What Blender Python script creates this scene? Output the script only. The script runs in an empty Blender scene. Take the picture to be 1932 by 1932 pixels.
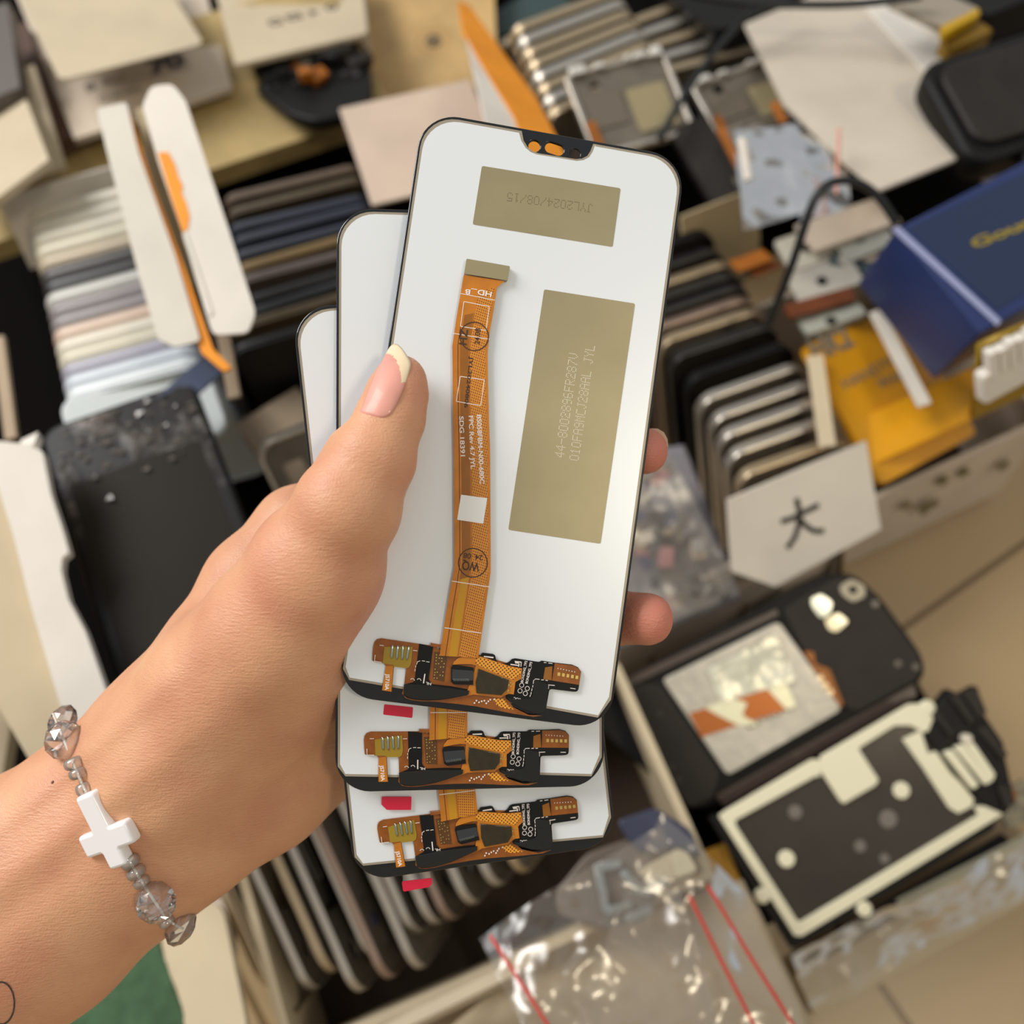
import bpy, bmesh, math, random
import numpy as np
from mathutils import Vector, Matrix

SC = bpy.context.scene
COL = SC.collection
random.seed(7)
# ------------------------------------------------------------------ camera
F = 1817.0                     # focal length in pixels of the 1932 px frame
CAM = Matrix.Translation((0, 0, 0.60)) @ Matrix.Rotation(math.radians(20), 4, 'X')
cd = bpy.data.cameras.new('camera')
cam = bpy.data.objects.new('camera', cd); COL.objects.link(cam)
cam.matrix_world = CAM
cd.sensor_width = 36.0; cd.lens = 36.0 * F / 1932.0
cd.clip_start = 0.01
cd.dof.use_dof = True; cd.dof.focus_distance = 0.243; cd.dof.aperture_fstop = 8.2
SC.camera = cam
# ------------------------------------------------------------------ light
SC.view_settings.view_transform = 'Standard'; SC.view_settings.look = 'None'
SC.view_settings.gamma = 1.0; SC.view_settings.exposure = 0.0
SC.view_settings.use_curve_mapping = False
wd = bpy.data.worlds.new('room_light'); SC.world = wd; wd.use_nodes = True
wn = wd.node_tree.nodes; wl = wd.node_tree.links
tc = wn.new('ShaderNodeTexCoord'); sp = wn.new('ShaderNodeSeparateXYZ')
mr = wn.new('ShaderNodeMapRange'); mr.inputs[1].default_value = -0.85; mr.inputs[2].default_value = 0.0
cr = wn.new('ShaderNodeMix'); cr.data_type = 'RGBA'
cr.inputs[6].default_value = (0.80, 0.69, 0.52, 1)      # warm side of the shop
cr.inputs[7].default_value = (0.93, 0.97, 1.0, 1)       # daylight side
wl.new(tc.outputs['Generated'], sp.inputs[0]); wl.new(sp.outputs['Y'], mr.inputs[0])
wl.new(mr.outputs[0], cr.inputs[0]); wl.new(cr.outputs[2], wn['Background'].inputs[0])
wn['Background'].inputs[1].default_value = 0.46
def area(name, loc, target, size, energy, color):
    l = bpy.data.lights.new(name, 'AREA'); l.shape = 'SQUARE'; l.size = size
    l.energy = energy; l.color = color
    o = bpy.data.objects.new(name, l); COL.objects.link(o); o.location = loc
    o.rotation_euler = (Vector(target) - Vector(loc)).to_track_quat('-Z', 'Y').to_euler()
    return o
area('window_daylight', (-1.3, 0.85, 1.45), (0, 0.1, 0.2), 0.9, 38, (1.0, 0.975, 0.94))
area('ceiling_lamp', (0.9, -0.4, 2.2), (0.1, 0.1, 0.0), 0.25, 9, (1.0, 0.86, 0.62))

# ------------------------------------------------------------------ helpers
CLOC = CAM.translation; CR3 = CAM.to_3x3()
def ray(px, py):                       # direction whose depth along the view axis is 1
    return CR3 @ Vector(((px - 966) / F, -(py - 966) / F, -1))
def D(px, py, d): return CLOC + ray(px, py) * d
def Z(px, py, z):
    r = ray(px, py); return CLOC + r * ((z - CLOC.z) / r.z)
def hit_plane(M, px, py):              # local (x, y) where the sight line meets the plane z=0 of M
    Mi = M.inverted(); o = Mi @ CLOC; d = Mi.to_3x3() @ ray(px, py)
    t = -o.z / d.z; return (o.x + d.x * t, o.y + d.y * t)

_m = {}
def mat(name, col, rough=0.5, metal=0.0, noise=0.0, nscale=60, bump=0.0, bscale=400, trans=0.0, coat=0.0,
        col2=None, sss=0.0, spec=0.5, ior=1.45, alpha=1.0):
    if name in _m: return _m[name]
    m = bpy.data.materials.new(name); m.use_nodes = True
    nt = m.node_tree; b = nt.nodes['Principled BSDF']
    b.inputs['Base Color'].default_value = (*col, 1)
    b.inputs['Roughness'].default_value = rough; b.inputs['Metallic'].default_value = metal
    b.inputs['Transmission Weight'].default_value = trans; b.inputs['Coat Weight'].default_value = coat
    b.inputs['IOR'].default_value = ior; b.inputs['Specular IOR Level'].default_value = spec
    b.inputs['Alpha'].default_value = alpha
    if noise or col2:
        t = nt.nodes.new('ShaderNodeTexCoord'); n = nt.nodes.new('ShaderNodeTexNoise')
        n.inputs['Scale'].default_value = nscale; n.inputs['Detail'].default_value = 6
        nt.links.new(t.outputs['Object'], n.inputs['Vector'])
        mx = nt.nodes.new('ShaderNodeMix'); mx.data_type = 'RGBA'
        c2 = col2 if col2 else tuple(max(0, c * (1 - noise)) for c in col)
        mx.inputs[6].default_value = (*col, 1); mx.inputs[7].default_value = (*c2, 1)
        rp = nt.nodes.new('ShaderNodeMapRange'); rp.inputs[1].default_value = .35; rp.inputs[2].default_value = .65
        nt.links.new(n.outputs[0], rp.inputs[0]); nt.links.new(rp.outputs[0], mx.inputs[0])
        nt.links.new(mx.outputs[2], b.inputs['Base Color'])
    if bump:
        t = nt.nodes.new('ShaderNodeTexCoord'); n = nt.nodes.new('ShaderNodeTexNoise')
        n.inputs['Scale'].default_value = bscale; n.inputs['Detail'].default_value = 4
        nt.links.new(t.outputs['Object'], n.inputs['Vector'])
        bp = nt.nodes.new('ShaderNodeBump'); bp.inputs['Strength'].default_value = bump
        bp.inputs['Distance'].default_value = 0.001
        nt.links.new(n.outputs[0], bp.inputs['Height']); nt.links.new(bp.outputs[0], b.inputs['Normal'])
    _m[name] = m; return m

def link(name, me, m, parent=None, M=None):
    o = bpy.data.objects.new(name, me); COL.objects.link(o)
    if m is not None:
        me.materials.clear(); me.materials.append(m)
    if parent is not None: o.parent = parent
    if M is not None: o.matrix_world = M if parent is None else M
    return o
def tag(o, label, cat=None, group=None, kind=None):
    if label: o['label'] = label
    if cat: o['category'] = cat
    if group: o['group'] = group
    if kind: o['kind'] = kind
    return o
def thing(name, label, cat, M, group=None):
    o = bpy.data.objects.new(name, None); COL.objects.link(o); o.matrix_world = M
    o.empty_display_size = 0.01
    return tag(o, label, cat, group)
def copy_tree(o, parent=None):
    c = o.copy(); COL.objects.link(c); c.parent = parent
    for ch in list(o.children): copy_tree(ch, c)
    return c

def rr(x0, y0, x1, y1, r, n=6):
    """rounded rectangle loop, r one radius or four (bl, br, tr, tl)"""
    if not isinstance(r, (tuple, list)): r = (r,) * 4
    p = []
    for (cx, cy, a0, q) in ((x0 + r[0], y0 + r[0], 180, r[0]), (x1 - r[1], y0 + r[1], 270, r[1]),
                            (x1 - r[2], y1 - r[2], 0, r[2]), (x0 + r[3], y1 - r[3], 90, r[3])):
        if q <= 0: p.append((cx, cy)); continue
        for i in range(n + 1):
            a = math.radians(a0 + 90 * i / n); p.append((cx + q * math.cos(a), cy + q * math.sin(a)))
    return p
def circ(cx, cy, r, n=20, ry=None):
    return [(cx + r * math.cos(2 * math.pi * i / n), cy + (ry or r) * math.sin(2 * math.pi * i / n)) for i in range(n)]
def poly_mesh(loops, z0, z1, bevel=0.0):
    """filled, extruded outline(s); a loop inside another is a hole"""
    cu = bpy.data.curves.new('outline', 'CURVE'); cu.dimensions = '2D'; cu.fill_mode = 'BOTH'
    for lp in loops:
        s = cu.splines.new('POLY'); s.points.add(len(lp) - 1)
        for i, p in enumerate(lp): s.points[i].co = (p[0], p[1], 0, 1)
        s.use_cyclic_u = True
    cu.extrude = max((z1 - z0) / 2 - bevel, 1e-7)
    if bevel: cu.bevel_depth = bevel; cu.bevel_resolution = 2; cu.offset = -bevel
    ob = bpy.data.objects.new('outline', cu)
    me = bpy.data.meshes.new_from_object(ob)
    me.transform(Matrix.Translation((0, 0, (z0 + z1) / 2)))
    bpy.data.objects.remove(ob); bpy.data.curves.remove(cu)
    me.name = 'part'
    return me
def poly(name, loops, z0, z1, m, parent=None, bevel=0.0, M=None):
    if not isinstance(loops[0][0], (tuple, list)): loops = [loops]
    return link(name, poly_mesh(loops, z0, z1, bevel), m, parent, M)
def stroke(pts, w):
    """outline loop of a line of width w"""
    L, R = [], []
    for i, p in enumerate(pts):
        a = Vector(pts[max(i - 1, 0)]); b = Vector(pts[min(i + 1, len(pts) - 1)])
        d = (b - a).normalized(); n = Vector((-d.y, d.x)) * w / 2
        L.append((p[0] + n.x, p[1] + n.y)); R.append((p[0] - n.x, p[1] - n.y))
    return L + R[::-1]
def ring(cx, cy, r, w, n=28): return [circ(cx, cy, r, n), circ(cx, cy, r - w, n)]
def mesh_obj(name, v, f, m, parent=None, M=None, smooth=False):
    me = bpy.data.meshes.new('part'); me.from_pydata([tuple(a) for a in v], [], f); me.update()
    if smooth:
        for p in me.polygons: p.use_smooth = True
    return link(name, me, m, parent, M)
def dots_mesh(pts, r, z0, h):
    """little square studs, one mesh"""
    v, f = [], []
    for (x, y) in pts:
        k = len(v)
        for z in (z0, z0 + h):
            for sx, sy in ((-1, -1), (1, -1), (1, 1), (-1, 1)): v.append((x + sx * r, y + sy * r, z))
        f += [(k + 4, k + 5, k + 6, k + 7), (k, k + 1, k + 5, k + 4), (k + 1, k + 2, k + 6, k + 5), (k + 2, k + 3, k + 7, k + 6), (k + 3, k, k + 4, k + 7), (k + 3, k + 2, k + 1, k)]
    return v, f
def text_mesh(s, p0, p1, z, h=None, thick=0.00003, bold=0.0):
    """s set between local points p0 -> p1 (left to right of the baseline); h = cap height"""
    cu = bpy.data.curves.new('text', 'FONT'); cu.body = s; cu.size = 1; cu.extrude = 0.001; cu.offset = bold
    ob = bpy.data.objects.new('text', cu)
    me = bpy.data.meshes.new_from_object(ob)
    bpy.data.objects.remove(ob)
    xs = [v.co.x for v in me.vertices]; ys = [v.co.y for v in me.vertices]
    w = max(xs) - min(xs); d = Vector(p1) - Vector(p0); L = d.length
    sx = L / w; sy = sx if h is None else h / max(max(ys), 1e-6)
    ang = math.atan2(d.y, d.x)
    me.transform(Matrix.Translation((p0[0], p0[1], z)) @ Matrix.Rotation(ang, 4, 'Z') @
                 Matrix.Diagonal((sx, sy, thick / 0.001, 1)) @ Matrix.Translation((-min(xs), 0, 0)))
    return me
def text(name, s, p0, p1, z, m, parent, h=None, bold=0.0, M=None):
    return link(name, text_mesh(s, p0, p1, z, h, bold=bold), m, parent, M)

# colours ----------------------------------------------------------
M_BLACK = mat('black_plastic', (0.008, 0.008, 0.008), .5, noise=.4, spec=.25)
M_GLASSBLK = mat('black_glass', (0.006, 0.006, 0.007), .12, coat=.5)
M_SHEET = mat('white_backlight_film', (0.80, 0.835, 0.87), .32, .1, coat=.3)
M_RIM = mat('steel_rim', (0.36, 0.31, 0.24), .4, .2)
M_KHAKI = mat('khaki_label', (0.36, 0.31, 0.185), .38, .35, noise=.12, nscale=40)
M_KAP = mat('orange_flex', (0.62, 0.21, 0.012), .3, coat=.25, noise=.2, nscale=250)
M_KAPD = mat('dark_orange_flex', (0.33, 0.095, 0.008), .28, coat=.25, noise=.3, nscale=300)
M_KAPL = mat('light_orange_flex', (0.78, 0.33, 0.02), .3, coat=.25)
M_TRACE = mat('brown_copper_trace', (0.33, 0.115, 0.008), .35, noise=.15, nscale=300)
M_GOLD = mat('gold_trace', (0.55, 0.27, 0.01), .35)
M_FOAM = mat('dark_grey_foam', (0.022, 0.021, 0.019), .75, bump=.2, bscale=3000, spec=.2)
M_SILK = mat('white_silkscreen', (0.85, 0.78, 0.74), .6)
M_INK = mat('dark_ink', (0.06, 0.025, 0.01), .6)
M_DOT = mat('etched_dot', (0.75, 0.70, 0.55), .5)
M_DOTD = mat('printed_dark_dot', (0.12, 0.09, 0.05), .5)
M_WHITE = mat('white_label', (0.85, 0.86, 0.86), .5)
M_RED = mat('red_sticker', (0.66, 0.012, 0.05), .45)
M_CHIP = mat('dark_olive_chip', (0.030, 0.021, 0.005), .25, coat=.4, noise=.3, nscale=500)
M_SOLD = mat('silver_solder', (0.45, 0.52, 0.48), .2, 1.0)
M_TAPE = mat('olive_tape', (0.34, 0.22, 0.015), .3, coat=.3)
M_GREY = mat('grey_connector', (0.04, 0.043, 0.048), .45, spec=.3)

def lattice_mat(name, base, dark, sc, ang=45, thr=.32):
    m = bpy.data.materials.new(name); m.use_nodes = True; nt = m.node_tree; b = nt.nodes['Principled BSDF']
    t = nt.nodes.new('ShaderNodeTexCoord'); mp = nt.nodes.new('ShaderNodeMapping')
    mp.inputs['Rotation'].default_value[2] = math.radians(ang); mp.inputs['Scale'].default_value = sc
    v = nt.nodes.new('ShaderNodeTexVoronoi'); v.inputs['Scale'].default_value = 1; v.inputs['Randomness'].default_value = 0
    gt = nt.nodes.new('ShaderNodeMath'); gt.operation = 'LESS_THAN'; gt.inputs[1].default_value = thr
    mx = nt.nodes.new('ShaderNodeMix'); mx.data_type = 'RGBA'
    mx.inputs[6].default_value = (*base, 1); mx.inputs[7].default_value = (*dark, 1)
    L = nt.links.new
    L(t.outputs['Object'], mp.inputs[0]); L(mp.outputs[0], v.inputs[0]); L(v.outputs['Distance'], gt.inputs[0])
    L(gt.outputs[0], mx.inputs[0]); L(mx.outputs[2], b.inputs['Base Color'])
    b.inputs['Roughness'].default_value = .3; b.inputs['Coat Weight'].default_value = .2
    return m
M_DOTS = lattice_mat('dotted_copper_flex', (0.66, 0.25, 0.02), (0.25, 0.07, 0.005), (1900, 1500, 1), 8, .30)
M_MESH = lattice_mat('copper_lattice_flex', (0.85, 0.36, 0.03), (0.14, 0.035, 0.003), (1450, 1450, 1), 45, .30)

# ------------------------------------------------------------------ the three display panels
def pose(rx, ry, rz, x, y, z):
    r = Vector((rx, ry, rz)); a = r.length
    return CAM @ Matrix.Translation((x / 1000, y / 1000, z / 1000)) @ Matrix.Rotation(a, 4, r.normalized())
P1 = pose(-.042, .0865, -.1418, 1.049, 23.56, -243.7)
P2 = pose(-.02, .087, -.0001, -10.44, 3.47, -247.6)
P3 = pose(0.0, .09, .1092, -14.5, -17.9, -251.0)
PW, PH = .069, .1491
FONT = {'0':'0E1119151311 0E','1':'040C0404040E 0E'}
GL = {'0':('01110','10001','10001','10001','10001','10001','01110'),'1':('00100','01100','00100','00100','00100','00100','01110'),
 '2':('01110','10001','00001','00110','01000','10000','11111'),'3':('11110','00001','00001','01110','00001','00001','11110'),
 '4':('00010','00110','01010','10010','11111','00010','00010'),'5':('11111','10000','11110','00001','00001','10001','01110'),
 '6':('01110','10000','10000','11110','10001','10001','01110'),'7':('11111','00001','00010','00100','00100','01000','01000'),
 '8':('01110','10001','10001','01110','10001','10001','01110'),'9':('01110','10001','10001','01111','00001','00001','01110'),
 'A':('01110','10001','10001','11111','10001','10001','10001'),'C':('01111','10000','10000','10000','10000','10000','01111'),
 'F':('11111','10000','10000','11110','10000','10000','10000'),'J':('00111','00010','00010','00010','00010','10010','01100'),
 'L':('10000','10000','10000','10000','10000','10000','11111'),'M':('10001','11011','10101','10101','10001','10001','10001'),
 'R':('11110','10001','10001','11110','10100','10010','10001'),'V':('10001','10001','10001','10001','10001','01010','00100'),
 'Y':('10001','10001','01010','00100','00100','00100','00100'),'-':('00000','00000','00000','11111','00000','00000','00000'),
 '/':('00001','00001','00010','00100','01000','10000','10000'),' ':('00000',)*7,'W':('10001','10001','10001','10101','10101','11011','10001')}
def dot_text(s, p0, p1, h):
    d = Vector(p1) - Vector(p0); u = d.normalized(); v = Vector((-u.y, u.x)); n = len(s) * 6 - 1
    pts = []
    for i, c in enumerate(s):
        for r, row in enumerate(GL[c]):
            for k, b in enumerate(row):
                if b == '1':
                    q = Vector(p0) + d * ((i * 6 + k) / n) + v * (h * (6 - r) / 6); pts.append((q.x, q.y))
    return pts

def build_panel():
    root = thing('phone_screen', '', 'phone screen', P1)
    L = lambda x, y: hit_plane(P1, x, y)
    c = lambda ox, oy, s: (lambda pts: [L(ox + a / s, oy + b / s) for a, b in pts])
    c1, c2, c3 = c(620, 1180, 3.45), c(820, 470, 4.83), c(800, 850, 4.83)
    c6, c7, c4, c5 = c(680, 1180, 8.78), c(880, 1200, 8.05), c(940, 530, 3.79), c(780, 200, 3.715)
    mm = .001
    cam_hole = [L(1009, 273), L(1047, 278), L(1086, 288)]
    h0 = circ(*cam_hole[0], 1.55*mm, 20)
    ang = -.141; cx, cy = cam_hole[1]
    pill = [(cx + x*math.cos(ang) - y*math.sin(ang), cy + x*math.sin(ang) + y*math.cos(ang)) for x, y in rr(-2.5*mm, -1.45*mm, 2.5*mm, 1.45*mm, 1.4*mm)]
    h2 = circ(*cam_hole[2], 1.35*mm, 18)
    glass = poly('cover_glass', [rr(-PW/2, -PH/2, PW/2, PH/2, (9*mm, 9*mm, 9.5*mm, 9.5*mm), 10), h0, pill, h2], -1.9*mm, -.75*mm, M_GLASSBLK, root, .25*mm)
    poly('sensor_window', circ(*cam_hole[2], 1.4*mm, 18), -1.2*mm, -1.1*mm, mat('smoked_glass', (.05, .025, .012), .1, trans=.35), glass)
    # steel tray rim round the white film
    bot = [L(647, 1262), L(659, 1283), L(760, 1300), L(900, 1317), L(1034, 1337), L(1128, 1354), L(1160, 1321)]
    x0, x1, yt = -33.8*mm, 33.75*mm, 73.5*mm
    notch = [L(1121, 262), L(1119, 272), L(1114, 285), L(1108, 294), L(1098, 299), L(1086, 300), L(1016, 289), L(1005, 285), L(996, 278), L(988, 265), L(985, 243)]
    def top_loop(e):
        a = []
        r = 8.6*mm
        for i in range(9):
            t = math.radians(0 + 90*i/8); a.append((x1 - e - r + r*math.cos(t), yt - e - r + r*math.sin(t)))
        n = [Vector(p) for p in notch]; n[0].y = yt - e; n[-1].y = yt - e
        cxn = sum(p.x for p in n)/len(n); cyn = yt
        for p in n:
            q = p
            if e > 0 and p.y < yt - e - .0001:
                d = Vector((p.x - cxn, p.y - cyn)).normalized(); q = p + d*e
            elif e > 0: q = Vector((p.x + (e if p.x > cxn else -e), p.y))
            a.append((q.x, q.y))
        for i in range(9):
            t = math.radians(90 + 90*i/8); a.append((x0 + e + r + r*math.cos(t), yt - e - r + r*math.sin(t)))
        k = len(bot)
        for i, p in enumerate(bot):
            a.append((min(max(p[0], x0 + e), x1 - e), p[1] + e))
        return a
    outer, inner = top_loop(0), top_loop(.6*mm)
    poly('steel_rim', [outer, inner], -.8*mm, -.05*mm, M_RIM, root)
    poly('backlight_film', inner, -.78*mm, 0, M_SHEET, root)
    # khaki windows and what is printed in them
    lab = poly('date_label', rnd(c5([(480, 420), (1452, 577), (1396, 988), (415, 830)]), .5*mm), 0, .06*mm, M_KHAKI, root)
    a, b = c5([(1254, 690), (655, 607)])
    v, f = dot_text_obj('JYL2024/08/15', a, b, 2.05*mm, .085*mm, .06*mm)
    mesh_obj('printed_date', v, f, M_DOTD, lab)
    lab = poly('serial_label', rnd(c4([(328, 60), (978, 162), (732, 1880), (72, 1780)]), .5*mm), 0, .06*mm, M_KHAKI, root)
    a, b = c4([(468, 1262), (572, 520)])
    v, f = dot_text_obj('44-8002896FR287V', a, b, 2.2*mm, .105*mm, .06*mm)
    a, b = c4([(572, 1285), (690, 462)])
    v2, f2 = dot_text_obj('010FA9MCJ28AAL JYL', a, b, 2.2*mm, .105*mm, .06*mm)
    mesh_obj('etched_serial', v + v2, f + [tuple(i + len(v) for i in q) for q in f2], M_DOT, lab)
    # long flex strip, standing a little off the film
    z = 1.15*mm
    lft = [(874.5, 521), (868.6, 555), (861, 600), (853, 655), (853.6, 700), (854, 760), (856, 870), (856.3, 949), (857, 1069), (851.8, 1096), (840, 1165), (829, 1236)]
    rgt = [(951, 533), (937, 545), (931, 585), (923.5, 627), (919.4, 667), (920, 720), (921.5, 780), (924, 850), (925, 1028), (925, 1080), (921, 1107), (902, 1240)]
    mix = lambda a, b, t: [L(p[0] + (q[0]-p[0])*t, p[1] + (q[1]-p[1])*t) for p, q in zip(a, b)]
    strip = poly('flex_cable', mix(lft, rgt, 0) + mix(lft, rgt, 1)[::-1], z, z + .14*mm, M_KAP, root, .02*mm)
    def band(name, t0, t1, i0, i1, m, dz=.03):
        return poly(name, mix(lft, rgt, t0)[i0:i1] + mix(lft, rgt, t1)[i0:i1][::-1], z + .14*mm, z + (.14 + dz)*mm, m, strip)
    band('dotted_traces', .50, .93, 1, 12, M_DOTS)
    band('power_trace', .21, .45, 2, 10, M_TRACE)
    band('power_trace', .24, .44, 9, 12, M_GOLD)
    band('edge_trace', .145, .162, 2, 12, M_INK)
    band('edge_trace', .47, .482, 2, 12, M_KAPD)
    poly('support_foot', c3([(60, 1750), (480, 1820), (470, 1840), (60, 1780)]), .0, z, M_KAPD, strip)
    poly('stiffener_plate', rnd(c2([(287, 103), (683, 172), (660, 303), (265, 240)]), .35*mm), .05*mm, z + .45*mm, M_KHAKI, strip, .03*mm)
    zt = z + .17*mm
    lines = []
    for pts in ([(238, 418), (545, 478)], [(165, 778), (498, 832)], [(265, 490), (235, 715), (465, 752), (495, 535), (265, 490)],
                [(232, 1168), (196, 1395), (418, 1433), (450, 1200), (232, 1168)], [(330, 374), (385, 382)]):
        q = c2(pts)
        for i in range(len(q)-1): lines.append(stroke([q[i], q[i+1]], .17*mm))
    for pts in ([(252, 1188), (600, 1242)], [(186, 1610), (520, 1660)]):
        lines.append(stroke(c3(pts), .2*mm))
    for grp in (lines[0:1], lines[1:2], lines[2:6], lines[6:10], lines[10:11], lines[11:12], lines[12:13]):
        if grp: link('printed_line', multi(grp, zt, zt + .03*mm), M_SILK, strip)
    def tx(nm, s, pts, m, h=None, bold=.02): return text(nm, s, pts[0], pts[1], zt + .02*mm, m, strip, h, bold)
    tx('printed_code', 'BS058FBM-N00-680C', [L(899, 784), L(905, 914)], M_SILK, 1.15*mm)
    tx('printed_code', 'FPC Rev 4.7 JYL', [L(884, 786), L(888, 886)], M_SILK, 1.1*mm)
    tx('printed_code', 'SDG 18391', [L(866, 787), L(869, 862)], M_SILK, 1.1*mm)
    tx('printed_code', 'HD', c2([(520, 405), (395, 380)]), M_SILK, 1.3*mm)
    tx('printed_code', 'B', c2([(325, 385), (280, 378)]), M_SILK, 1.2*mm)
    tx('printed_code', 'JYL20240806', c2([(318, 985), (268, 1450)]), M_INK, .9*mm)
    for (ctr, k) in ((c2([(358, 806)])[0], 0), (c3([(443, 1022)])[0], 1)):
        st = link('ink_stamp', multi2([ring(ctr[0], ctr[1], 3.72*mm, .25*mm)], zt + .03*mm, zt + .06*mm), M_INK, strip)
        if k:
            text('stamp_text', 'WQ', *c3([(505, 1022), (350, 1008)]), zt + .04*mm, M_INK, st, 2.2*mm, .02)
            text('stamp_text', '24. 08', *c3([(535, 955), (360, 932)]), zt + .04*mm, M_INK, st, 1.3*mm, .01)
        else:
            text('stamp_text', 'HZ', *c2([(285, 885), (300, 745)]), zt + .04*mm, M_INK, st, 1.8*mm, .02)
            text('stamp_text', '24.08', *c2([(405, 880), (415, 735)]), zt + .04*mm, M_INK, st, 1.3*mm, .01)
    poly('white_sticker', rnd(c3([(335, 405), (573, 437), (537, 668), (300, 632)]), .15*mm), zt, zt + .08*mm, M_WHITE, strip)
    # lower flex board
    z = .25*mm
    board = poly('flex_board', c1([(285, 225), (287, 180), (292, 130), (300, 105), (315, 88), (345, 82), (590, 118), (690, 132), (712, 150), (735, 152), (740, 140), (975, 175), (980, 190), (1260, 270), (1260, 400), (1215, 420), (1160, 470), (1200, 530), (1300, 580), (1390, 585), (1330, 592), (1200, 572), (960, 525), (850, 510), (700, 495), (600, 492), (540, 484), (500, 470), (478, 440), (490, 400), (505, 275), (490, 266), (470, 262), (430, 262), (425, 275), (412, 430), (347, 420), (372, 262), (360, 245), (300, 235)]), z, z + .35*mm, M_KAPD, root, .03*mm)
    poly('flex_tail', c1([(372, 262), (422, 262), (408, 428), (350, 420)]), z + .36*mm, z + .44*mm, M_KAP, board)
    text('printed_code', 'J5710A', *c1([(374, 312), (368, 418)]), z + .46*mm, M_SILK, board, .95*mm, .03)
    zb = z + .36*mm
    poly('olive_tape', c6([(400, 350), (865, 350), (845, 600), (815, 680), (770, 705), (555, 675), (545, 650), (370, 620)]), zb, zb + .1*mm, M_TAPE, board)
    for i, (a, b2) in enumerate((((535, 315), (515, 545)), ((622, 320), (600, 560)), ((705, 325), (690, 565)), ((805, 335), (765, 570)))):
        pin = lathe_between('solder_pin', c6([a])[0], c6([b2])[0], .33*mm, zb + .25*mm, M_SOLD, board)
    poly('black_cover', c6([(975, 295), (1205, 350), (1130, 880), (1180, 965), (1500, 1000), (1815, 1055), (1790, 1140), (1500, 1200), (1300, 1228), (1080, 1235), (900, 1222), (780, 1195), (715, 1150), (720, 975), (880, 930), (905, 850)]), zb, zb + .25*mm, M_BLACK, board, .05*mm)
    poly('foam_pad', c6([(722, 985), (790, 960), (1180, 985), (1800, 1070), (1785, 1135), (1500, 1190), (1300, 1215), (1080, 1222), (900, 1205), (800, 1180), (722, 1140)]), zb + .25*mm, zb + .75*mm, M_FOAM, board, .1*mm)
    poly('component_bed', c6([(1225, 430), (1440, 460), (1385, 925), (1200, 885)]), zb, zb + .08*mm, mat('dark_solder_bed', (.10, .04, .008), .4), board)
    rnd_ = random.Random(3)
    pts = []
    for i in range(4):
        for j in range(9):
            if rnd_.random() < .8: pts.append((1260 + i*46 - j*5 + rnd_.uniform(-6, 6), 485 + j*48 + rnd_.uniform(-8, 8)))
    v, f = dots_mesh(c6(pts), .13*mm, zb + .08*mm, .1*mm)
    mesh_obj('solder_dots', v, f, mat('gold_solder', (.8, .6, .2), .25, 1.0), board)
    con = poly('board_connector', c6([(1530, 640), (1870, 690), (1865, 975), (1545, 965), (1500, 920), (1500, 700)]), zb, zb + .7*mm, M_BLACK, board, .06*mm)
    poly('connector_face', c6([(1520, 715), (1865, 740), (1860, 900), (1515, 890)]), zb + .7*mm, zb + .75*mm, M_GREY, con)
    link('contact_marks', multi([stroke(c6([(1545 + i*24, 868), (1547 + i*24, 910)]), .09*mm) for i in range(11)], zb + .75*mm, zb + .79*mm), M_SOLD, con)
    # right hand black half of the board
    rb = poly('black_circuit', c7([(170, 290), (215, 290), (232, 262), (250, 250), (400, 268), (430, 285), (438, 310), (450, 360), (480, 390), (520, 405), (590, 410), (640, 390), (670, 365), (690, 345), (740, 335), (1100, 390), (1140, 370), (1330, 400), (1600, 430), (1690, 470), (1735, 540), (1715, 680), (1695, 800), (1680, 830), (1650, 840), (1600, 838), (1290, 800), (1262, 808), (1250, 830), (1200, 1120), (1185, 1150), (1150, 1165), (1000, 1160), (850, 1105), (650, 985), (595, 940), (590, 880), (720, 870), (720, 640), (830, 500), (640, 470), (430, 420), (260, 350)]), z + .1*mm, zb + .12*mm, M_BLACK, board, .03*mm)
    zc = zb + .12*mm
    lobe = poly('contact_lobe', c7([(1335, 408), (1600, 440), (1690, 480), (1733, 550), (1705, 735), (1290, 668)]), zc, zc + .1*mm, M_KAPD, rb)
    for i in range(5):
        x = 1380 + i*68; poly('gold_contact', rnd(c7([(x, 545+i*12), (x + 40, 550+i*12), (x + 35, 600+i*12), (x - 5, 595+i*12)]), .05*mm), zc + .1*mm, zc + .16*mm, mat('gold_solder', (.8, .6, .2), .25, 1.0), lobe)
    v, f = dots_mesh(c7([(1385 + i*42, 485 + i*9) for i in range(7)]), .11*mm, zc + .1*mm, .05*mm)
    mesh_obj('solder_dots', v, f, M_SILK, lobe)
    poly('edge_roll', c7([(1190, 470), (1300, 455), (1285, 665), (1160, 650)]), zc, zc + .12*mm, M_TRACE, rb)
    poly('corner_cover', c7([(1030, 655), (1225, 720), (1235, 800), (1200, 1130), (1150, 1160), (1040, 1165), (860, 1105), (650, 980), (612, 915), (690, 950), (940, 950), (990, 925), (1005, 880)]), zc, zc + .4*mm, M_FOAM, rb, .08*mm)
    s = []
    for pts in ([(1010, 720), (1015, 670), (1045, 645), (1105, 652)], [(1130, 658), (1170, 662)], [(1195, 666), (1230, 670)], [(1005, 740), (1000, 775)],
                [(992, 790), (985, 830)], [(980, 845), (975, 880)], [(968, 885), (960, 915)], [(1235, 735), (1335, 745)], [(1245, 745), (1238, 800)],
                [(1570, 785), (1650, 797)], [(1170, 396), (1210, 399)], [(1240, 405), (1300, 412)], [(730, 380), (830, 392)], [(830, 392), (822, 460)],
                [(735, 400), (790, 406)], [(665, 425), (780, 440)], [(795, 410), (790, 460)]):
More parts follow.
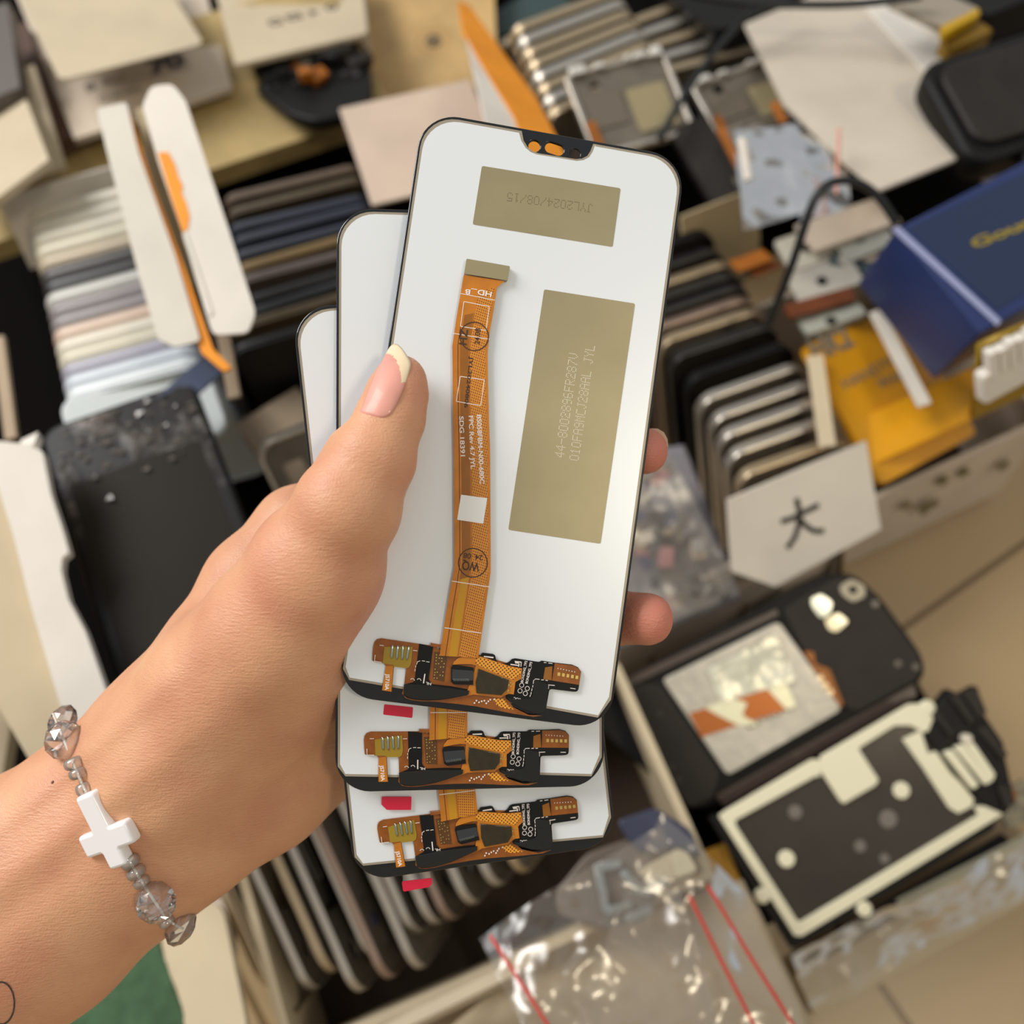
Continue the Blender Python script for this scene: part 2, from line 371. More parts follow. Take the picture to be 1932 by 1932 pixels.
        s.append(stroke(c7(pts), .28*mm if pts[0][0] < 800 else .17*mm))
    s.append(c7([(262, 296), (410, 312), (405, 334), (262, 312)]))
    link('printed_marks', multi(s, zc + .005*mm, zc + .035*mm), M_SILK, rb)
    hx = [c7([q])[0] for q in ((835, 740), (920, 790), (810, 825), (890, 865), (750, 770), (735, 845))]
    link('ring_marks', multi2([ring(x, y, .6*mm, .13*mm, 16) for x, y in hx[:4]], zc, zc + .03*mm), M_SILK, rb)
    text('printed_code', 'BONDING_TP2', *c7([(855, 700), (920, 375)]), zc + .02*mm, M_SILK, rb, .62*mm, .02)
    text('printed_code', 'BONDING_TP3', *c7([(925, 718), (995, 392)]), zc + .02*mm, M_SILK, rb, .62*mm, .02)
    text('printed_code', 'COC', *c7([(828, 945), (715, 920)]), zc + .02*mm, M_SILK, rb, .6*mm, .02)
    q = c6([(885, 905)])[0]; q2 = c6([(985, 915)])[0]
    arcs = [stroke([(cx_ + .5*mm*math.cos(t), cy_ + .5*mm*math.sin(t)) for t in [math.radians(170 - 20*k - 8) for k in range(9)]], .13*mm) for cx_, cy_ in ((q[0] - .35*mm, q[1] - .05*mm), (q2[0] - .25*mm, q2[1] + .1*mm))]
    arcs += [stroke(c6([(1068, 795), (1045, 950)]), .28*mm), stroke(c6([(930, 640), (945, 595), (990, 580)]), .15*mm), stroke(c6([(1020, 578), (1070, 585)]), .15*mm), stroke(c6([(1090, 592), (1145, 600)]), .15*mm), stroke(c6([(918, 655), (912, 690)]), .15*mm), stroke(c6([(908, 710), (902, 750)]), .15*mm),
             stroke(c6([(320, 320), (390, 330)]), .15*mm), stroke(c6([(248, 480), (235, 585), (355, 605)]), .17*mm), stroke(c6([(872, 405), (945, 415)]), .15*mm)]
    link('printed_marks', multi(arcs, zb + .26*mm, zb + .3*mm), M_SILK, board)
    text('printed_code', 'HL', *c6([(1175, 945), (1085, 928)]), zb + .27*mm, M_SILK, board, .6*mm, .02)
    # folded copper lattice band over the driver chip
    zl = zc + .1*mm
    fold = poly('folded_band', c7([(-215, 430), (-190, 385), (-130, 330), (0, 288), (160, 290), (280, 320), (430, 375), (640, 445), (842, 485), (832, 560), (832, 640), (740, 690), (715, 880), (640, 870), (560, 900), (520, 930), (100, 880), (30, 900), (-10, 880), (90, 600), (140, 440), (60, 420), (-80, 420)]), zl, zl + .18*mm, M_KAP, board, .05*mm)
    poly('copper_lattice', c7([(150, 300), (430, 385), (640, 455), (830, 492), (822, 560), (700, 655), (560, 600), (400, 535), (190, 440), (130, 400)]), zl + .18*mm, zl + .24*mm, M_MESH, fold)
    chip = poly('driver_chip', c7([(175, 485), (640, 655), (615, 790), (525, 885), (150, 855), (135, 700)]), zl + .18*mm, zl + .75*mm, M_CHIP, fold, .12*mm)
    v, f = dots_mesh(c7([(665, 700), (670, 755), (630, 815), (600, 750), (640, 735), (625, 830), (700, 720)]), .16*mm, zl + .18*mm, .12*mm)
    mesh_obj('solder_dots', v, f, mat('gold_solder', (.8, .6, .2), .25, 1.0), fold)
    poly('lower_lattice', c7([(420, 940), (560, 945), (640, 1050), (720, 1110), (560, 1090), (450, 1040)]), zb, zb + .04*mm, M_MESH, board)
    v, f = dots_mesh(c7([(150, 975), (190, 1000), (230, 985), (300, 1015), (330, 985), (270, 975), (360, 960), (420, 955), (120, 1010)]), .18*mm, zb, .12*mm)
    mesh_obj('solder_dots', v, f, M_SILK, board)
    return root
def rnd(pts, r):
    """round the corners of a loop"""
    out = []
    n = len(pts)
    for i in range(n):
        a, b, c_ = Vector(pts[i-1]), Vector(pts[i]), Vector(pts[(i+1) % n])
        u = (a - b).normalized()*min(r, (a - b).length*.45); w = (c_ - b).normalized()*min(r, (c_ - b).length*.45)
        for t in (0, .33, .66, 1):
            p = (b + u)*(1-t)**2 + b*2*t*(1-t) + (b + w)*t*t; out.append((p.x, p.y))
    return out
def multi(loops, z0, z1):
    """several separate outlines as one part mesh"""
    v, f = [], []
    for lp in loops:
        me = poly_mesh([lp], z0, z1); k = len(v)
        v += [tuple(x.co) for x in me.vertices]; f += [tuple(i + k for i in p.vertices) for p in me.polygons]
        bpy.data.meshes.remove(me)
    me = bpy.data.meshes.new('part'); me.from_pydata(v, [], f); return me
def multi2(groups, z0, z1):
    v, f = [], []
    for g in groups:
        me = poly_mesh(g, z0, z1); k = len(v)
        v += [tuple(x.co) for x in me.vertices]; f += [tuple(i + k for i in p.vertices) for p in me.polygons]
        bpy.data.meshes.remove(me)
    me = bpy.data.meshes.new('part'); me.from_pydata(v, [], f); return me
def dot_text_obj(s, a, b, h, r, z):
    return dots_mesh(dot_text(s, a, b, h), r, z, .03*.001)
def lathe_mesh(profile, n=16):
    """profile of (x along axis, radius)"""
    v, f = [], []
    for x, r in profile:
        for i in range(n):
            a = 2*math.pi*i/n; v.append((x, r*math.cos(a), r*math.sin(a)))
    for j in range(len(profile)-1):
        for i in range(n):
            a = j*n + i; b = j*n + (i+1) % n; f.append((a, b, b+n, a+n))
    f.append(tuple(range(n))[::-1]); f.append(tuple(range((len(profile)-1)*n, len(profile)*n)))
    return v, f
def lathe_between(name, a, b, r, z, m, parent):
    d = Vector(b) - Vector(a); L = d.length
    v, f = lathe_mesh([(0, r*.3), (L*.1, r*.8), (L*.3, r), (L*.55, r*.75), (L*.8, r), (L, r*.3)], 10)
    c, s = d.x/L, d.y/L
    v = [(a[0] + x*c - y*s, a[1] + x*s + y*c, z + zz*.6) for x, y, zz in v]
    return mesh_obj(name, v, f, m, parent, smooth=True)

panel = build_panel()
panel['label'] = 'front phone display panel with full white back, long orange cable and two khaki windows'
panel['group'] = 'white backed phone display panels fanned in the hand'
p2 = copy_tree(panel); p2.matrix_world = P2
p2['label'] = 'upright phone display panel directly behind the front one, red sticker on its lower white area'
p3 = copy_tree(panel); p3.matrix_world = P3
p3['label'] = 'rearmost, leftward leaning phone display panel with red tab below its bottom edge'
def sticker(M, root, pts):
    poly('red_sticker', rnd([hit_plane(M, 620 + a/3.45, 1180 + b/3.45) for a, b in pts], .0003), 0.0000, .0001, M_RED, root)
sticker(P2, p2, [(362, 513), (550, 532), (545, 602), (355, 580)])
q = [hit_plane(P3, 620 + a/3.45, 1180 + b/3.45) for a, b in [(347, 1110), (540, 1110), (537, 1195), (380, 1195), (345, 1160)]]
poly('red_sticker', q, .0007, .0008, M_RED, p3)
q = [hit_plane(P3, 620 + a/3.45, 1180 + b/3.45) for a, b in [(475, 1685), (670, 1662), (675, 1700), (655, 1722), (485, 1752)]]
poly('red_pull_tab', rnd(q, .0004), -.0021, -.0019, M_RED, p3)
q = [hit_plane(P3, 620 + a/3.45, 1180 + b/3.45) for a, b in [(490, 1560), (650, 1540), (665, 1662), (480, 1690)]]
poly('clear_tab_film', q, -.0021, -.00205, mat('clear_film', (1, 1, 1), .05, alpha=.08), p3)
# ------------------------------------------------------------------ hand and forearm (one surface)
def cam_mm(px, py, d): return np.array([(px - 966) / F * d, -(py - 966) / F * d, -d])
def chain(P, pts, k=0.0, flat=1.0):
    out = None
    for (a, b) in zip(pts[:-1], pts[1:]):
        A, B = cam_mm(*a[:3]), cam_mm(*b[:3]); ra, rb = a[3], b[3]
        s = np.array([1, 1, 1/flat]); A = A*s; B = B*s; Q = P*s
        d = B - A; t = np.clip(((Q - A) @ d) / (d @ d), 0, 1)
        q = Q - A - t[..., None]*d
        dist = np.sqrt((q*q).sum(-1)) - (ra + (rb - ra)*(t*t*(3-2*t)))
        out = dist if out is None else smin(out, dist, k)
    return out
def smin(a, b, k):
    if k <= 0: return np.minimum(a, b)
    h = np.clip(.5 + .5*(b - a)/k, 0, 1)
    return b*(1-h) + a*h - k*h*(1-h)
ARM = [(-300, 1955, 273, 38), (40, 1704, 271, 35), (200, 1587, 270, 31.2), (290, 1520, 269, 30)]
PALM = [(290, 1520, 269, 30), (452, 1428, 271, 28), (560, 1335, 274, 27), (640, 1240, 279, 25), (720, 1120, 286, 22)]
SIDE = [(300, 1370, 268, 17), (401, 1232, 270, 14), (480, 1105, 276, 14), (566, 1004, 281, 13), (660, 960, 286, 11)]
THUMB = [(330, 1440, 262, 24), (420, 1310, 256, 21.5), (520, 1200, 247, 19.5), (596, 1075, 238, 16.5), (655, 960, 230.5, 12.4), (703, 868, 230.5, 9.8), (736, 790, 232.5, 7.9), (751, 738, 234, 6.9), (757, 714, 235, 5.6)]
THENAR = [(440, 1400, 264, 20), (540, 1280, 258, 18), (590, 1170, 252, 15)]
FING = [[(640, 985, 286, 10.5), (800, 900, 285, 8.8), (1000, 862, 276, 7.9), (1150, 852, 262.5, 7), (1216, 851, 256, 6.2)],
        [(680, 1060, 289, 10), (850, 1000, 289, 8.8), (1010, 1000, 279, 8), (1110, 1010, 268, 6.6)],
        [(700, 1150, 289, 10), (880, 1130, 289, 8.6), (1060, 1150, 277, 7.8), (1160, 1165, 263, 7.3), (1221, 1168, 254.5, 6.9)],
        [(700, 1250, 287, 9), (860, 1270, 286, 7.5), (1000, 1300, 278, 6.8), (1070, 1320, 269, 6)]]
def hand_sdf(P):
    a = smin(chain(P, ARM, 2, .74), chain(P, PALM, 6, .66), 6)
    a = smin(a, chain(P, SIDE, 4), 7)
    f = None
    for c in FING:
        g = chain(P, c, 2); f = g if f is None else smin(f, g, 1.2)
    a = smin(a, f, 5)
    t = smin(chain(P, THUMB, 3, .92), chain(P, THENAR, 5, .8), 12)
    t = smin(t, chain(P, [(612, 905, 240, 4.5), (655, 850, 236, 5)], 2), 5)
    a = smin(a, t, 6)
    # hollows: snuffbox between the tendons and the groove towards the index side
    # soft surface undulation: tendons along the wrist
    u = P[..., 0]*.80 + P[..., 1]*.60; w = -P[..., 0]*.60 + P[..., 1]*.80
    m = np.exp(-((P[..., 0] + 118)/34)**2)
    front = np.clip((P[..., 2] + 268)/12, 0, 1)
    a = a - front*m*(1.0*np.exp(-((w - 22 - .05*u)/3.0)**2) - .9*np.exp(-((w - 13)/4.5)**2) + .8*np.exp(-((w - 3)/3.2)**2) - .9*np.exp(-((w + 5)/4)**2))
    return a
def surface_nets(fn, lo, hi, h):
    n = [int(math.ceil((hi[i] - lo[i])/h)) + 1 for i in range(3)]
    ax = [lo[i] + h*np.arange(n[i]) for i in range(3)]
    V = np.zeros(n, np.float32)
    for i in range(0, n[0], 16):
        G = np.stack(np.meshgrid(ax[0][i:i+16], ax[1], ax[2], indexing='ij'), -1); V[i:i+16] = fn(G)
    ins = V < 0
    cn = [k-1 for k in n]
    acc = np.zeros((*cn, 3)); cnt = np.zeros(cn)
    cor = [(a, b, c) for a in (0, 1) for b in (0, 1) for c in (0, 1)]
    for a in cor:
        for ax_ in range(3):
            if a[ax_]: continue
            b = list(a); b[ax_] = 1
            va = V[a[0]:cn[0]+a[0], a[1]:cn[1]+a[1], a[2]:cn[2]+a[2]]; vb = V[b[0]:cn[0]+b[0], b[1]:cn[1]+b[1], b[2]:cn[2]+b[2]]
            cr_ = (va < 0) != (vb < 0)
            t = np.where(cr_, va/np.where(cr_, va - vb, 1), 0)
            p = np.stack([np.full(cn, float(a[k])) for k in range(3)], -1); p[..., ax_] += t
            acc += p*cr_[..., None]; cnt += cr_
    act = cnt > 0
    idx = -np.ones(cn, int); idx[act] = np.arange(act.sum())
    ii = np.argwhere(act)
    pos = acc[act]/cnt[act][:, None] + ii
    verts = pos*h + np.array(lo)
    faces = []
    for ax_ in range(3):
        o1, o2 = (ax_+1) % 3, (ax_+2) % 3
        sl = [slice(None)]*3; sl2 = [slice(None)]*3; sl[ax_] = slice(0, n[ax_]-1); sl2[ax_] = slice(1, n[ax_])
        A, B = ins[tuple(sl)], ins[tuple(sl2)]
        cr_ = A != B
        e = np.argwhere(cr_)
        e = e[(e[:, o1] > 0) & (e[:, o2] > 0) & (e[:, o1] < cn[o1]) & (e[:, o2] < cn[o2])]
        q = []
        for d1, d2 in ((0, 0), (-1, 0), (-1, -1), (0, -1)):
            c = e.copy(); c[:, o1] += d1; c[:, o2] += d2; q.append(idx[c[:, 0], c[:, 1], c[:, 2]])
        q = np.stack(q, 1); inn = A[e[:, 0], e[:, 1], e[:, 2]]
        q[~inn] = q[~inn][:, ::-1]
        faces.append(q)
    F_ = np.concatenate(faces); F_ = F_[(F_ >= 0).all(1)]
    return verts, F_
LO, HI = (-182, -152, -318), (44, 48, -214)
hv, hf = surface_nets(hand_sdf, LO, HI, 1.5)
for _ in range(2):     # snap the vertices to the surface
    e = .3; g = np.stack([(hand_sdf(hv + np.eye(3)[i]*e) - hand_sdf(hv - np.eye(3)[i]*e))/(2*e) for i in range(3)], 1)
    v0 = hand_sdf(hv); inside_box = np.ones(len(hv), bool)
    for i in range(3): inside_box &= (hv[:, i] > LO[i] + 3) & (hv[:, i] < HI[i] - 3)
    hv = hv - np.clip(v0, -1.5, 1.5)[:, None]*g*inside_box[:, None]
me = bpy.data.meshes.new('person')
me.from_pydata((hv*.001).tolist(), [], hf.tolist()); me.update()
for p in me.polygons: p.use_smooth = True
# where the skin itself is pinker: finger pads, round the nail, knuckle of the thumb
pink = np.zeros(len(hv))
for (x, y, d, r, s) in ((1240, 850, 254, 9, 1.0), (1235, 1168, 253, 11, 1.0), (770, 760, 233, 9, .45), (640, 880, 231, 8, .4), (540, 1100, 235, 13, .35), (660, 1120, 240, 12, .6), (690, 1020, 238, 10, .7), (745, 880, 230, 7, .5)):
    c_ = cam_mm(x, y, d); pink = np.maximum(pink, s*np.exp(-((hv - c_)**2).sum(1)/(r*r)))
at = me.color_attributes.new('blush', 'FLOAT_COLOR', 'POINT')
at.data.foreach_set('color', np.repeat(pink[:, None], 4, 1).astype(np.float32).ravel())

sk = bpy.data.materials.new('skin'); sk.use_nodes = True
nt = sk.node_tree; bs = nt.nodes['Principled BSDF']; N = nt.nodes.new; LK = nt.links.new
tc = N('ShaderNodeTexCoord')
n1 = N('ShaderNodeTexNoise'); n1.inputs['Scale'].default_value = 55; n1.inputs['Detail'].default_value = 5
LK(tc.outputs['Object'], n1.inputs['Vector'])
mr1 = N('ShaderNodeMapRange'); mr1.inputs[1].default_value = .35; mr1.inputs[2].default_value = .7; LK(n1.outputs[0], mr1.inputs[0])
m1 = N('ShaderNodeMix'); m1.data_type = 'RGBA'; m1.inputs[6].default_value = (.69, .37, .205, 1); m1.inputs[7].default_value = (.60, .275, .16, 1)
LK(mr1.outputs[0], m1.inputs[0])
va = N('ShaderNodeVertexColor'); va.layer_name = 'blush'
m2 = N('ShaderNodeMix'); m2.data_type = 'RGBA'; m2.inputs[7].default_value = (.62, .20, .15, 1)
LK(m1.outputs[2], m2.inputs[6]); LK(va.outputs['Color'], m2.inputs[0])
LK(m2.outputs[2], bs.inputs['Base Color'])
bs.inputs['Roughness'].default_value = .48
bs.inputs['Subsurface Weight'].default_value = .18; bs.inputs['Subsurface Radius'].default_value = (.004, .0015, .0008); bs.inputs['Subsurface Scale'].default_value = 1
# fine skin lines: stretched noise crossing the arm, plus a cell pattern
mp = N('ShaderNodeMapping'); mp.inputs['Rotation'].default_value = (0, 0, math.radians(14)); mp.inputs['Scale'].default_value = (380, 1900, 900)
LK(tc.outputs['Object'], mp.inputs[0])
n2 = N('ShaderNodeTexNoise'); n2.inputs['Scale'].default_value = 1; n2.inputs['Detail'].default_value = 3; LK(mp.outputs[0], n2.inputs['Vector'])
vo = N('ShaderNodeTexVoronoi'); vo.inputs['Scale'].default_value = 1100; vo.feature = 'DISTANCE_TO_EDGE'; LK(tc.outputs['Object'], vo.inputs['Vector'])
ad = N('ShaderNodeMath'); ad.operation = 'MULTIPLY_ADD'; ad.inputs[1].default_value = .6
LK(vo.outputs[0], ad.inputs[0]); LK(n2.outputs[0], ad.inputs[2])
bp = N('ShaderNodeBump'); bp.inputs['Strength'].default_value = .65; bp.inputs['Distance'].default_value = .0003
LK(ad.outputs[0], bp.inputs['Height']); LK(bp.outputs[0], bs.inputs['Normal'])
person = link('person', me, sk, None, CAM)
tag(person, 'bare left forearm and hand holding the fanned white display panels, thumb on the front one', 'person')

def march(px, py, d0=205, d1=318):
    ds = np.arange(d0, d1, .25); P = np.stack([cam_mm(px, py, d) for d in ds]); s = hand_sdf(P)
    k = np.argmax(s < 0); return ds[k] if (s < 0).any() else None
def nail(name, outline, split, mats, lift=.35, grid=None):
    """thin curved plate lying on the finger inside an outline given by sight lines"""
    xs = [p[0] for p in outline]; ys = [p[1] for p in outline]
    hits = []
    for x in np.linspace(min(xs), max(xs), 9):
        for y in np.linspace(min(ys), max(ys), 11):
            d = march(x, y)
            if d is not None and inside(x, y, outline): hits.append((x, y, d))
    H = np.array(hits); x0, y0 = H[:, 0].mean(), H[:, 1].mean()
    bas = lambda x, y: np.stack([np.ones_like(x), x-x0, y-y0, (x-x0)**2, (x-x0)*(y-y0), (y-y0)**2], -1)
    co, *_ = np.linalg.lstsq(bas(H[:, 0], H[:, 1]), H[:, 2], rcond=None)
    dep = lambda x, y: float(bas(np.array([x]), np.array([y])) @ co) - lift
    bm = bmesh.new(); cx, cy = x0, y0; rings = 22; n = len(outline); vs = []
    for r in range(rings + 1):
        t = r/rings
        if r == 0: vs.append([bm.verts.new(cam_mm(cx, cy, dep(cx, cy) - .25)*.001)]); continue
        row = []
        for (x, y) in outline:
            X, Y = cx + (x-cx)*t, cy + (y-cy)*t
            row.append(bm.verts.new(cam_mm(X, Y, dep(X, Y) - .25*(1-t**4) + (.35 if r == rings else 0))*.001))
        vs.append(row)
    for r in range(1, rings + 1):
        for i in range(n):
            j = (i+1) % n
            f = bm.faces.new((vs[0][0], vs[1][i], vs[1][j])) if r == 1 else bm.faces.new((vs[r-1][i], vs[r][i], vs[r][j], vs[r-1][j]))
            f.smooth = True
            c = f.calc_center_median()*1000; X = 966 + F*c.x/-c.z; Y = 966 - F*c.y/-c.z
            if split(X, Y): f.material_index = 1
    bmesh.ops.recalc_face_normals(bm, faces=bm.faces)
    me = bpy.data.meshes.new(name); bm.to_mesh(me); bm.free()
    me.materials.append(mats[0]); me.materials.append(mats[1])
    o = bpy.data.objects.new(name, me); COL.objects.link(o); o.parent = person
    so = o.modifiers.new('thickness', 'SOLIDIFY'); so.thickness = .0004; so.offset = 0
    return o
def inside(x, y, poly_):
    c = False
    for i in range(len(poly_)):
        (x1, y1), (x2, y2) = poly_[i-1], poly_[i]
        if (y1 > y) != (y2 > y) and x < (x2-x1)*(y-y1)/(y2-y1) + x1: c = not c
    return c
def dense(o, k=4):
    out = []
    for i in range(len(o)):
        p0, p1, p2, p3 = [Vector(o[(i+j) % len(o)]) for j in (-1, 0, 1, 2)]
        for t in [j/k for j in range(k)]:
            q = .5*((2*p1) + (p2-p0)*t + (2*p0-5*p1+4*p2-p3)*t*t + (-p0+3*p1-3*p2+p3)*t**3); out.append((q.x, q.y))
    return out
M_NAIL = mat('nail_bed', (.74, .34, .27), .42, coat=.12, noise=.12, nscale=200)
M_NTIP = mat('nail_free_edge', (.82, .66, .44), .3, coat=.4)
no = dense([(747, 650), (757, 657), (768, 673), (774, 686), (771, 703), (763, 728), (753, 753), (744, 771), (735, 783), (722, 788.5), (702, 785.5), (682, 779), (686, 765), (697, 735), (711, 703), (727, 672), (737, 655)], 10)
thn = nail('thumbnail', no, lambda x, y: math.hypot((x-731)/26, (y-722)/54) > 1 and x + .35*(722-y) > 745 and y < 722, (M_NAIL, M_NTIP), .3)
M_NRIM = mat('fingernail_rim', (.55, .38, .25), .35, coat=.3)
def rim_nail(pts, d, w):
    v, f = [], []
    for i, (x, y) in enumerate(pts):
        t = i/(len(pts)-1); ww = w*math.sin(math.pi*min(max(t, .08), .92))
        for s, dd in ((-1, 0), (1, 0), (1, .9), (-1, .9)):
            a = pts[max(i-1, 0)]; b = pts[min(i+1, len(pts)-1)]; dx, dy = b[0]-a[0], b[1]-a[1]; L_ = math.hypot(dx, dy)
            v.append(cam_mm(x - s*dy/L_*ww, y + s*dx/L_*ww, d + dd*3)*.001)
    for i in range(len(pts)-1):
        for j in range(4): a = i*4+j; b = i*4+(j+1) % 4; f.append((a, b, b+4, a+4))
    f += [(3, 2, 1, 0), tuple(len(v)-4+k for k in range(4))]
    return mesh_obj('fingernail', v, f, M_NRIM, person)
rim_nail([(1229, 809), (1240, 811), (1250, 818), (1257, 829), (1260, 843)], 255, 3.6)
rim_nail([(1236, 1127), (1249, 1133), (1260, 1144), (1266, 1158), (1267, 1174)], 254, 3.6)
# mole and tattoo on the forearm
def on_skin(pts, w, mats, name, lift=.12):
    v, f = [], []
    for i, (x, y) in enumerate(pts):
        a = pts[max(i-1, 0)]; b = pts[min(i+1, len(pts)-1)]; dx, dy = b[0]-a[0], b[1]-a[1]; L_ = math.hypot(dx, dy)
        for s in (-1, 1):
            X, Y = x - s*dy/L_*w/2, y + s*dx/L_*w/2; d = march(X, Y); d = 262 if d is None else d
            v.append(cam_mm(X, Y, d - lift)*.001)
    for i in range(len(pts)-1): f.append((i*2, i*2+1, i*2+3, i*2+2))
    return mesh_obj(name, v, f, mats, person)
on_skin([(2 + 28*math.sin(t)*(.9), 1893 - 40*math.cos(t)) for t in np.linspace(-.3, 3.3, 22)], 3.4, mat('tattoo_ink', (.07, .05, .045), .6), 'tattoo', .25)
d = march(100, 1476); c_ = cam_mm(100, 1476, d)*.001
v, f = lathe_mesh([(-.0003, .0001), (-.0001, .00045), (.0002, .0004), (.00035, .0001)], 10)
mesh_obj('mole', [(c_[0] + y, c_[1] + z, c_[2] + x) for x, y, z in v], f, mat('mole_brown', (.16, .06, .03), .6), person, smooth=True)

# ------------------------------------------------------------------ bracelet
def crystal(nm, base, haze, add):
    m = bpy.data.materials.new(nm); m.use_nodes = True; nt = m.node_tree; nt.nodes.clear(); N = nt.nodes.new; L = nt.links.new
    out = N('ShaderNodeOutputMaterial'); gl = N('ShaderNodeBsdfGlossy'); gl.inputs['Roughness'].default_value = .04
    tr = N('ShaderNodeBsdfTransparent'); tr.inputs[0].default_value = (1, 1, 1, 1)
    df = N('ShaderNodeBsdfTranslucent'); df.inputs[0].default_value = (*base, 1)
    d2 = N('ShaderNodeBsdfDiffuse'); d2.inputs[0].default_value = (*base, 1)
    mm_ = N('ShaderNodeMixShader'); L(df.outputs[0], mm_.inputs[1]); L(d2.outputs[0], mm_.inputs[2])
    m1 = N('ShaderNodeMixShader'); m1.inputs[0].default_value = haze; L(tr.outputs[0], m1.inputs[1]); L(mm_.outputs[0], m1.inputs[2])
    fr = N('ShaderNodeFresnel'); fr.inputs[0].default_value = 1.55
    ad = N('ShaderNodeMath'); ad.inputs[1].default_value = add; L(fr.outputs[0], ad.inputs[0])
    m2 = N('ShaderNodeMixShader'); L(ad.outputs[0], m2.inputs[0]); L(m1.outputs[0], m2.inputs[1]); L(gl.outputs[0], m2.inputs[2]); L(m2.outputs[0], out.inputs[0])
    return m
M_CRY = crystal('clear_crystal', (1, .98, .96), .13, .09)
M_CRY2 = crystal('iridescent_seed', (1, .97, .9), .30, .09)
M_CROSS = mat('white_shell_cross', (.88, .86, .87), .22, coat=.4)
br = thing('bracelet', 'clear crystal bead bracelet with white cross charm around the wrist', 'bracelet', CAM)
def bead(px, py, r, length, ang, m, name, facets=8, kind='bicone', lift=0.0, depth=None):
    d = depth if depth is not None else (march(px, py) or 266) - r*.85
    if kind == 'bicone': prof = [(-.5, .28), (-.36, .72), (-.12, .98), (.12, .98), (.36, .72), (.5, .28)]
    elif kind == 'disc': prof = [(-.5, .55), (-.3, .85), (0, 1), (.3, .85), (.5, .55)]
    else: prof = [(-.5, .6), (-.4, .85), (-.15, 1), (.15, 1), (.4, .85), (.5, .6)]
    v, f = lathe_mesh([(x*length, q*r) for x, q in prof], facets)
    if kind == 'bicone':   # twist alternate rings so that the facets are diamonds
        n = facets
        for j in range(1, 6, 2):
            for i in range(n):
                x, y, z = v[j*n+i]; a = math.pi/n; v[j*n+i] = (x, y*math.cos(a) - z*math.sin(a), y*math.sin(a) + z*math.cos(a))
        f2 = []
        for q in f:
            if len(q) == 4: f2 += [(q[0], q[1], q[2]), (q[0], q[2], q[3])]
            else: f2.append(q)
        f = f2
    c = cam_mm(px, py, d); ca, sa = math.cos(ang), math.sin(ang)
    v = [((c[0] + x*ca - y*sa)*.001, (c[1] + x*sa + y*ca)*.001, (c[2] + z)*.001) for x, y, z in v]
    return mesh_obj(name, v, f, m, br, smooth=(kind == 'seed'))
A0 = math.radians(-68)
bead(118, 1362, 5.0, 5.6, math.radians(-20), M_CRY, 'crystal_bead', 22, 'disc', depth=268)
bead(122, 1397, 5.2, 10.2, math.radians(-76), M_CRY, 'crystal_bead', 8, depth=256)
bead(139, 1440, 2.5, 2.9, A0, M_CRY2, 'seed_bead', 14, 'seed')
bead(147, 1459, 2.3, 2.7, A0, M_CRY2, 'seed_bead', 14, 'seed')
bead(158, 1489, 2.0, 3.2, A0, M_CRY2, 'seed_bead', 14, 'seed')
bead(246, 1626, 2.5, 2.9, math.radians(-58), M_CRY2, 'seed_bead', 14, 'seed')
bead(257, 1646, 2.5, 2.8, math.radians(-58), M_CRY2, 'seed_bead', 14, 'seed')
bead(267, 1664, 2.2, 2.4, math.radians(-58), M_CRY2, 'seed_bead', 14, 'seed')
bead(294, 1703, 5.1, 10.4, math.radians(-62), M_CRY, 'crystal_bead', 8)
bead(315, 1740, 2.1, 2.2, math.radians(-50), M_CRY2, 'seed_bead', 14, 'seed')
bead(341, 1748, 5.3, 7.0, math.radians(-25), M_CRY, 'crystal_bead', 10, depth=262)
# elastic thread through the beads
def tube(name, pts, r, m, parent=None, M=None, n=10, smooth=True, res=6):
    cu = bpy.data.curves.new(name, 'CURVE'); cu.dimensions = '3D'; cu.bevel_depth = r; cu.bevel_resolution = 3; cu.resolution_u = res; cu.use_fill_caps = True
    s = cu.splines.new('NURBS'); s.points.add(len(pts)-1)
    for i, p in enumerate(pts): s.points[i].co = (*p, 1)
    s.use_endpoint_u = True; s.order_u = 4 if len(pts) > 3 else len(pts)
    ob = bpy.data.objects.new('t', cu); me = bpy.data.meshes.new_from_object(ob); bpy.data.objects.remove(ob)
    for p in me.polygons: p.use_smooth = True
    return link(name, me, m, parent, M)
thr = []
for (x, y, dz) in ((100, 1345, None), (122, 1400, None), (139, 1440, 1.8), (158, 1489, 1.8), (205, 1565, 1.6), (246, 1626, 1.8), (267, 1664, 2), (294, 1703, 3), (318, 1742, 3), (345, 1752, None)):
    d = march(x, y); d = 262 if (d is None or dz is None) else d - dz
    thr.append(cam_mm(x, y, d)*.001)
tube('elastic_thread', thr, .00035, mat('clear_thread', (.8, .78, .72), .3), br)
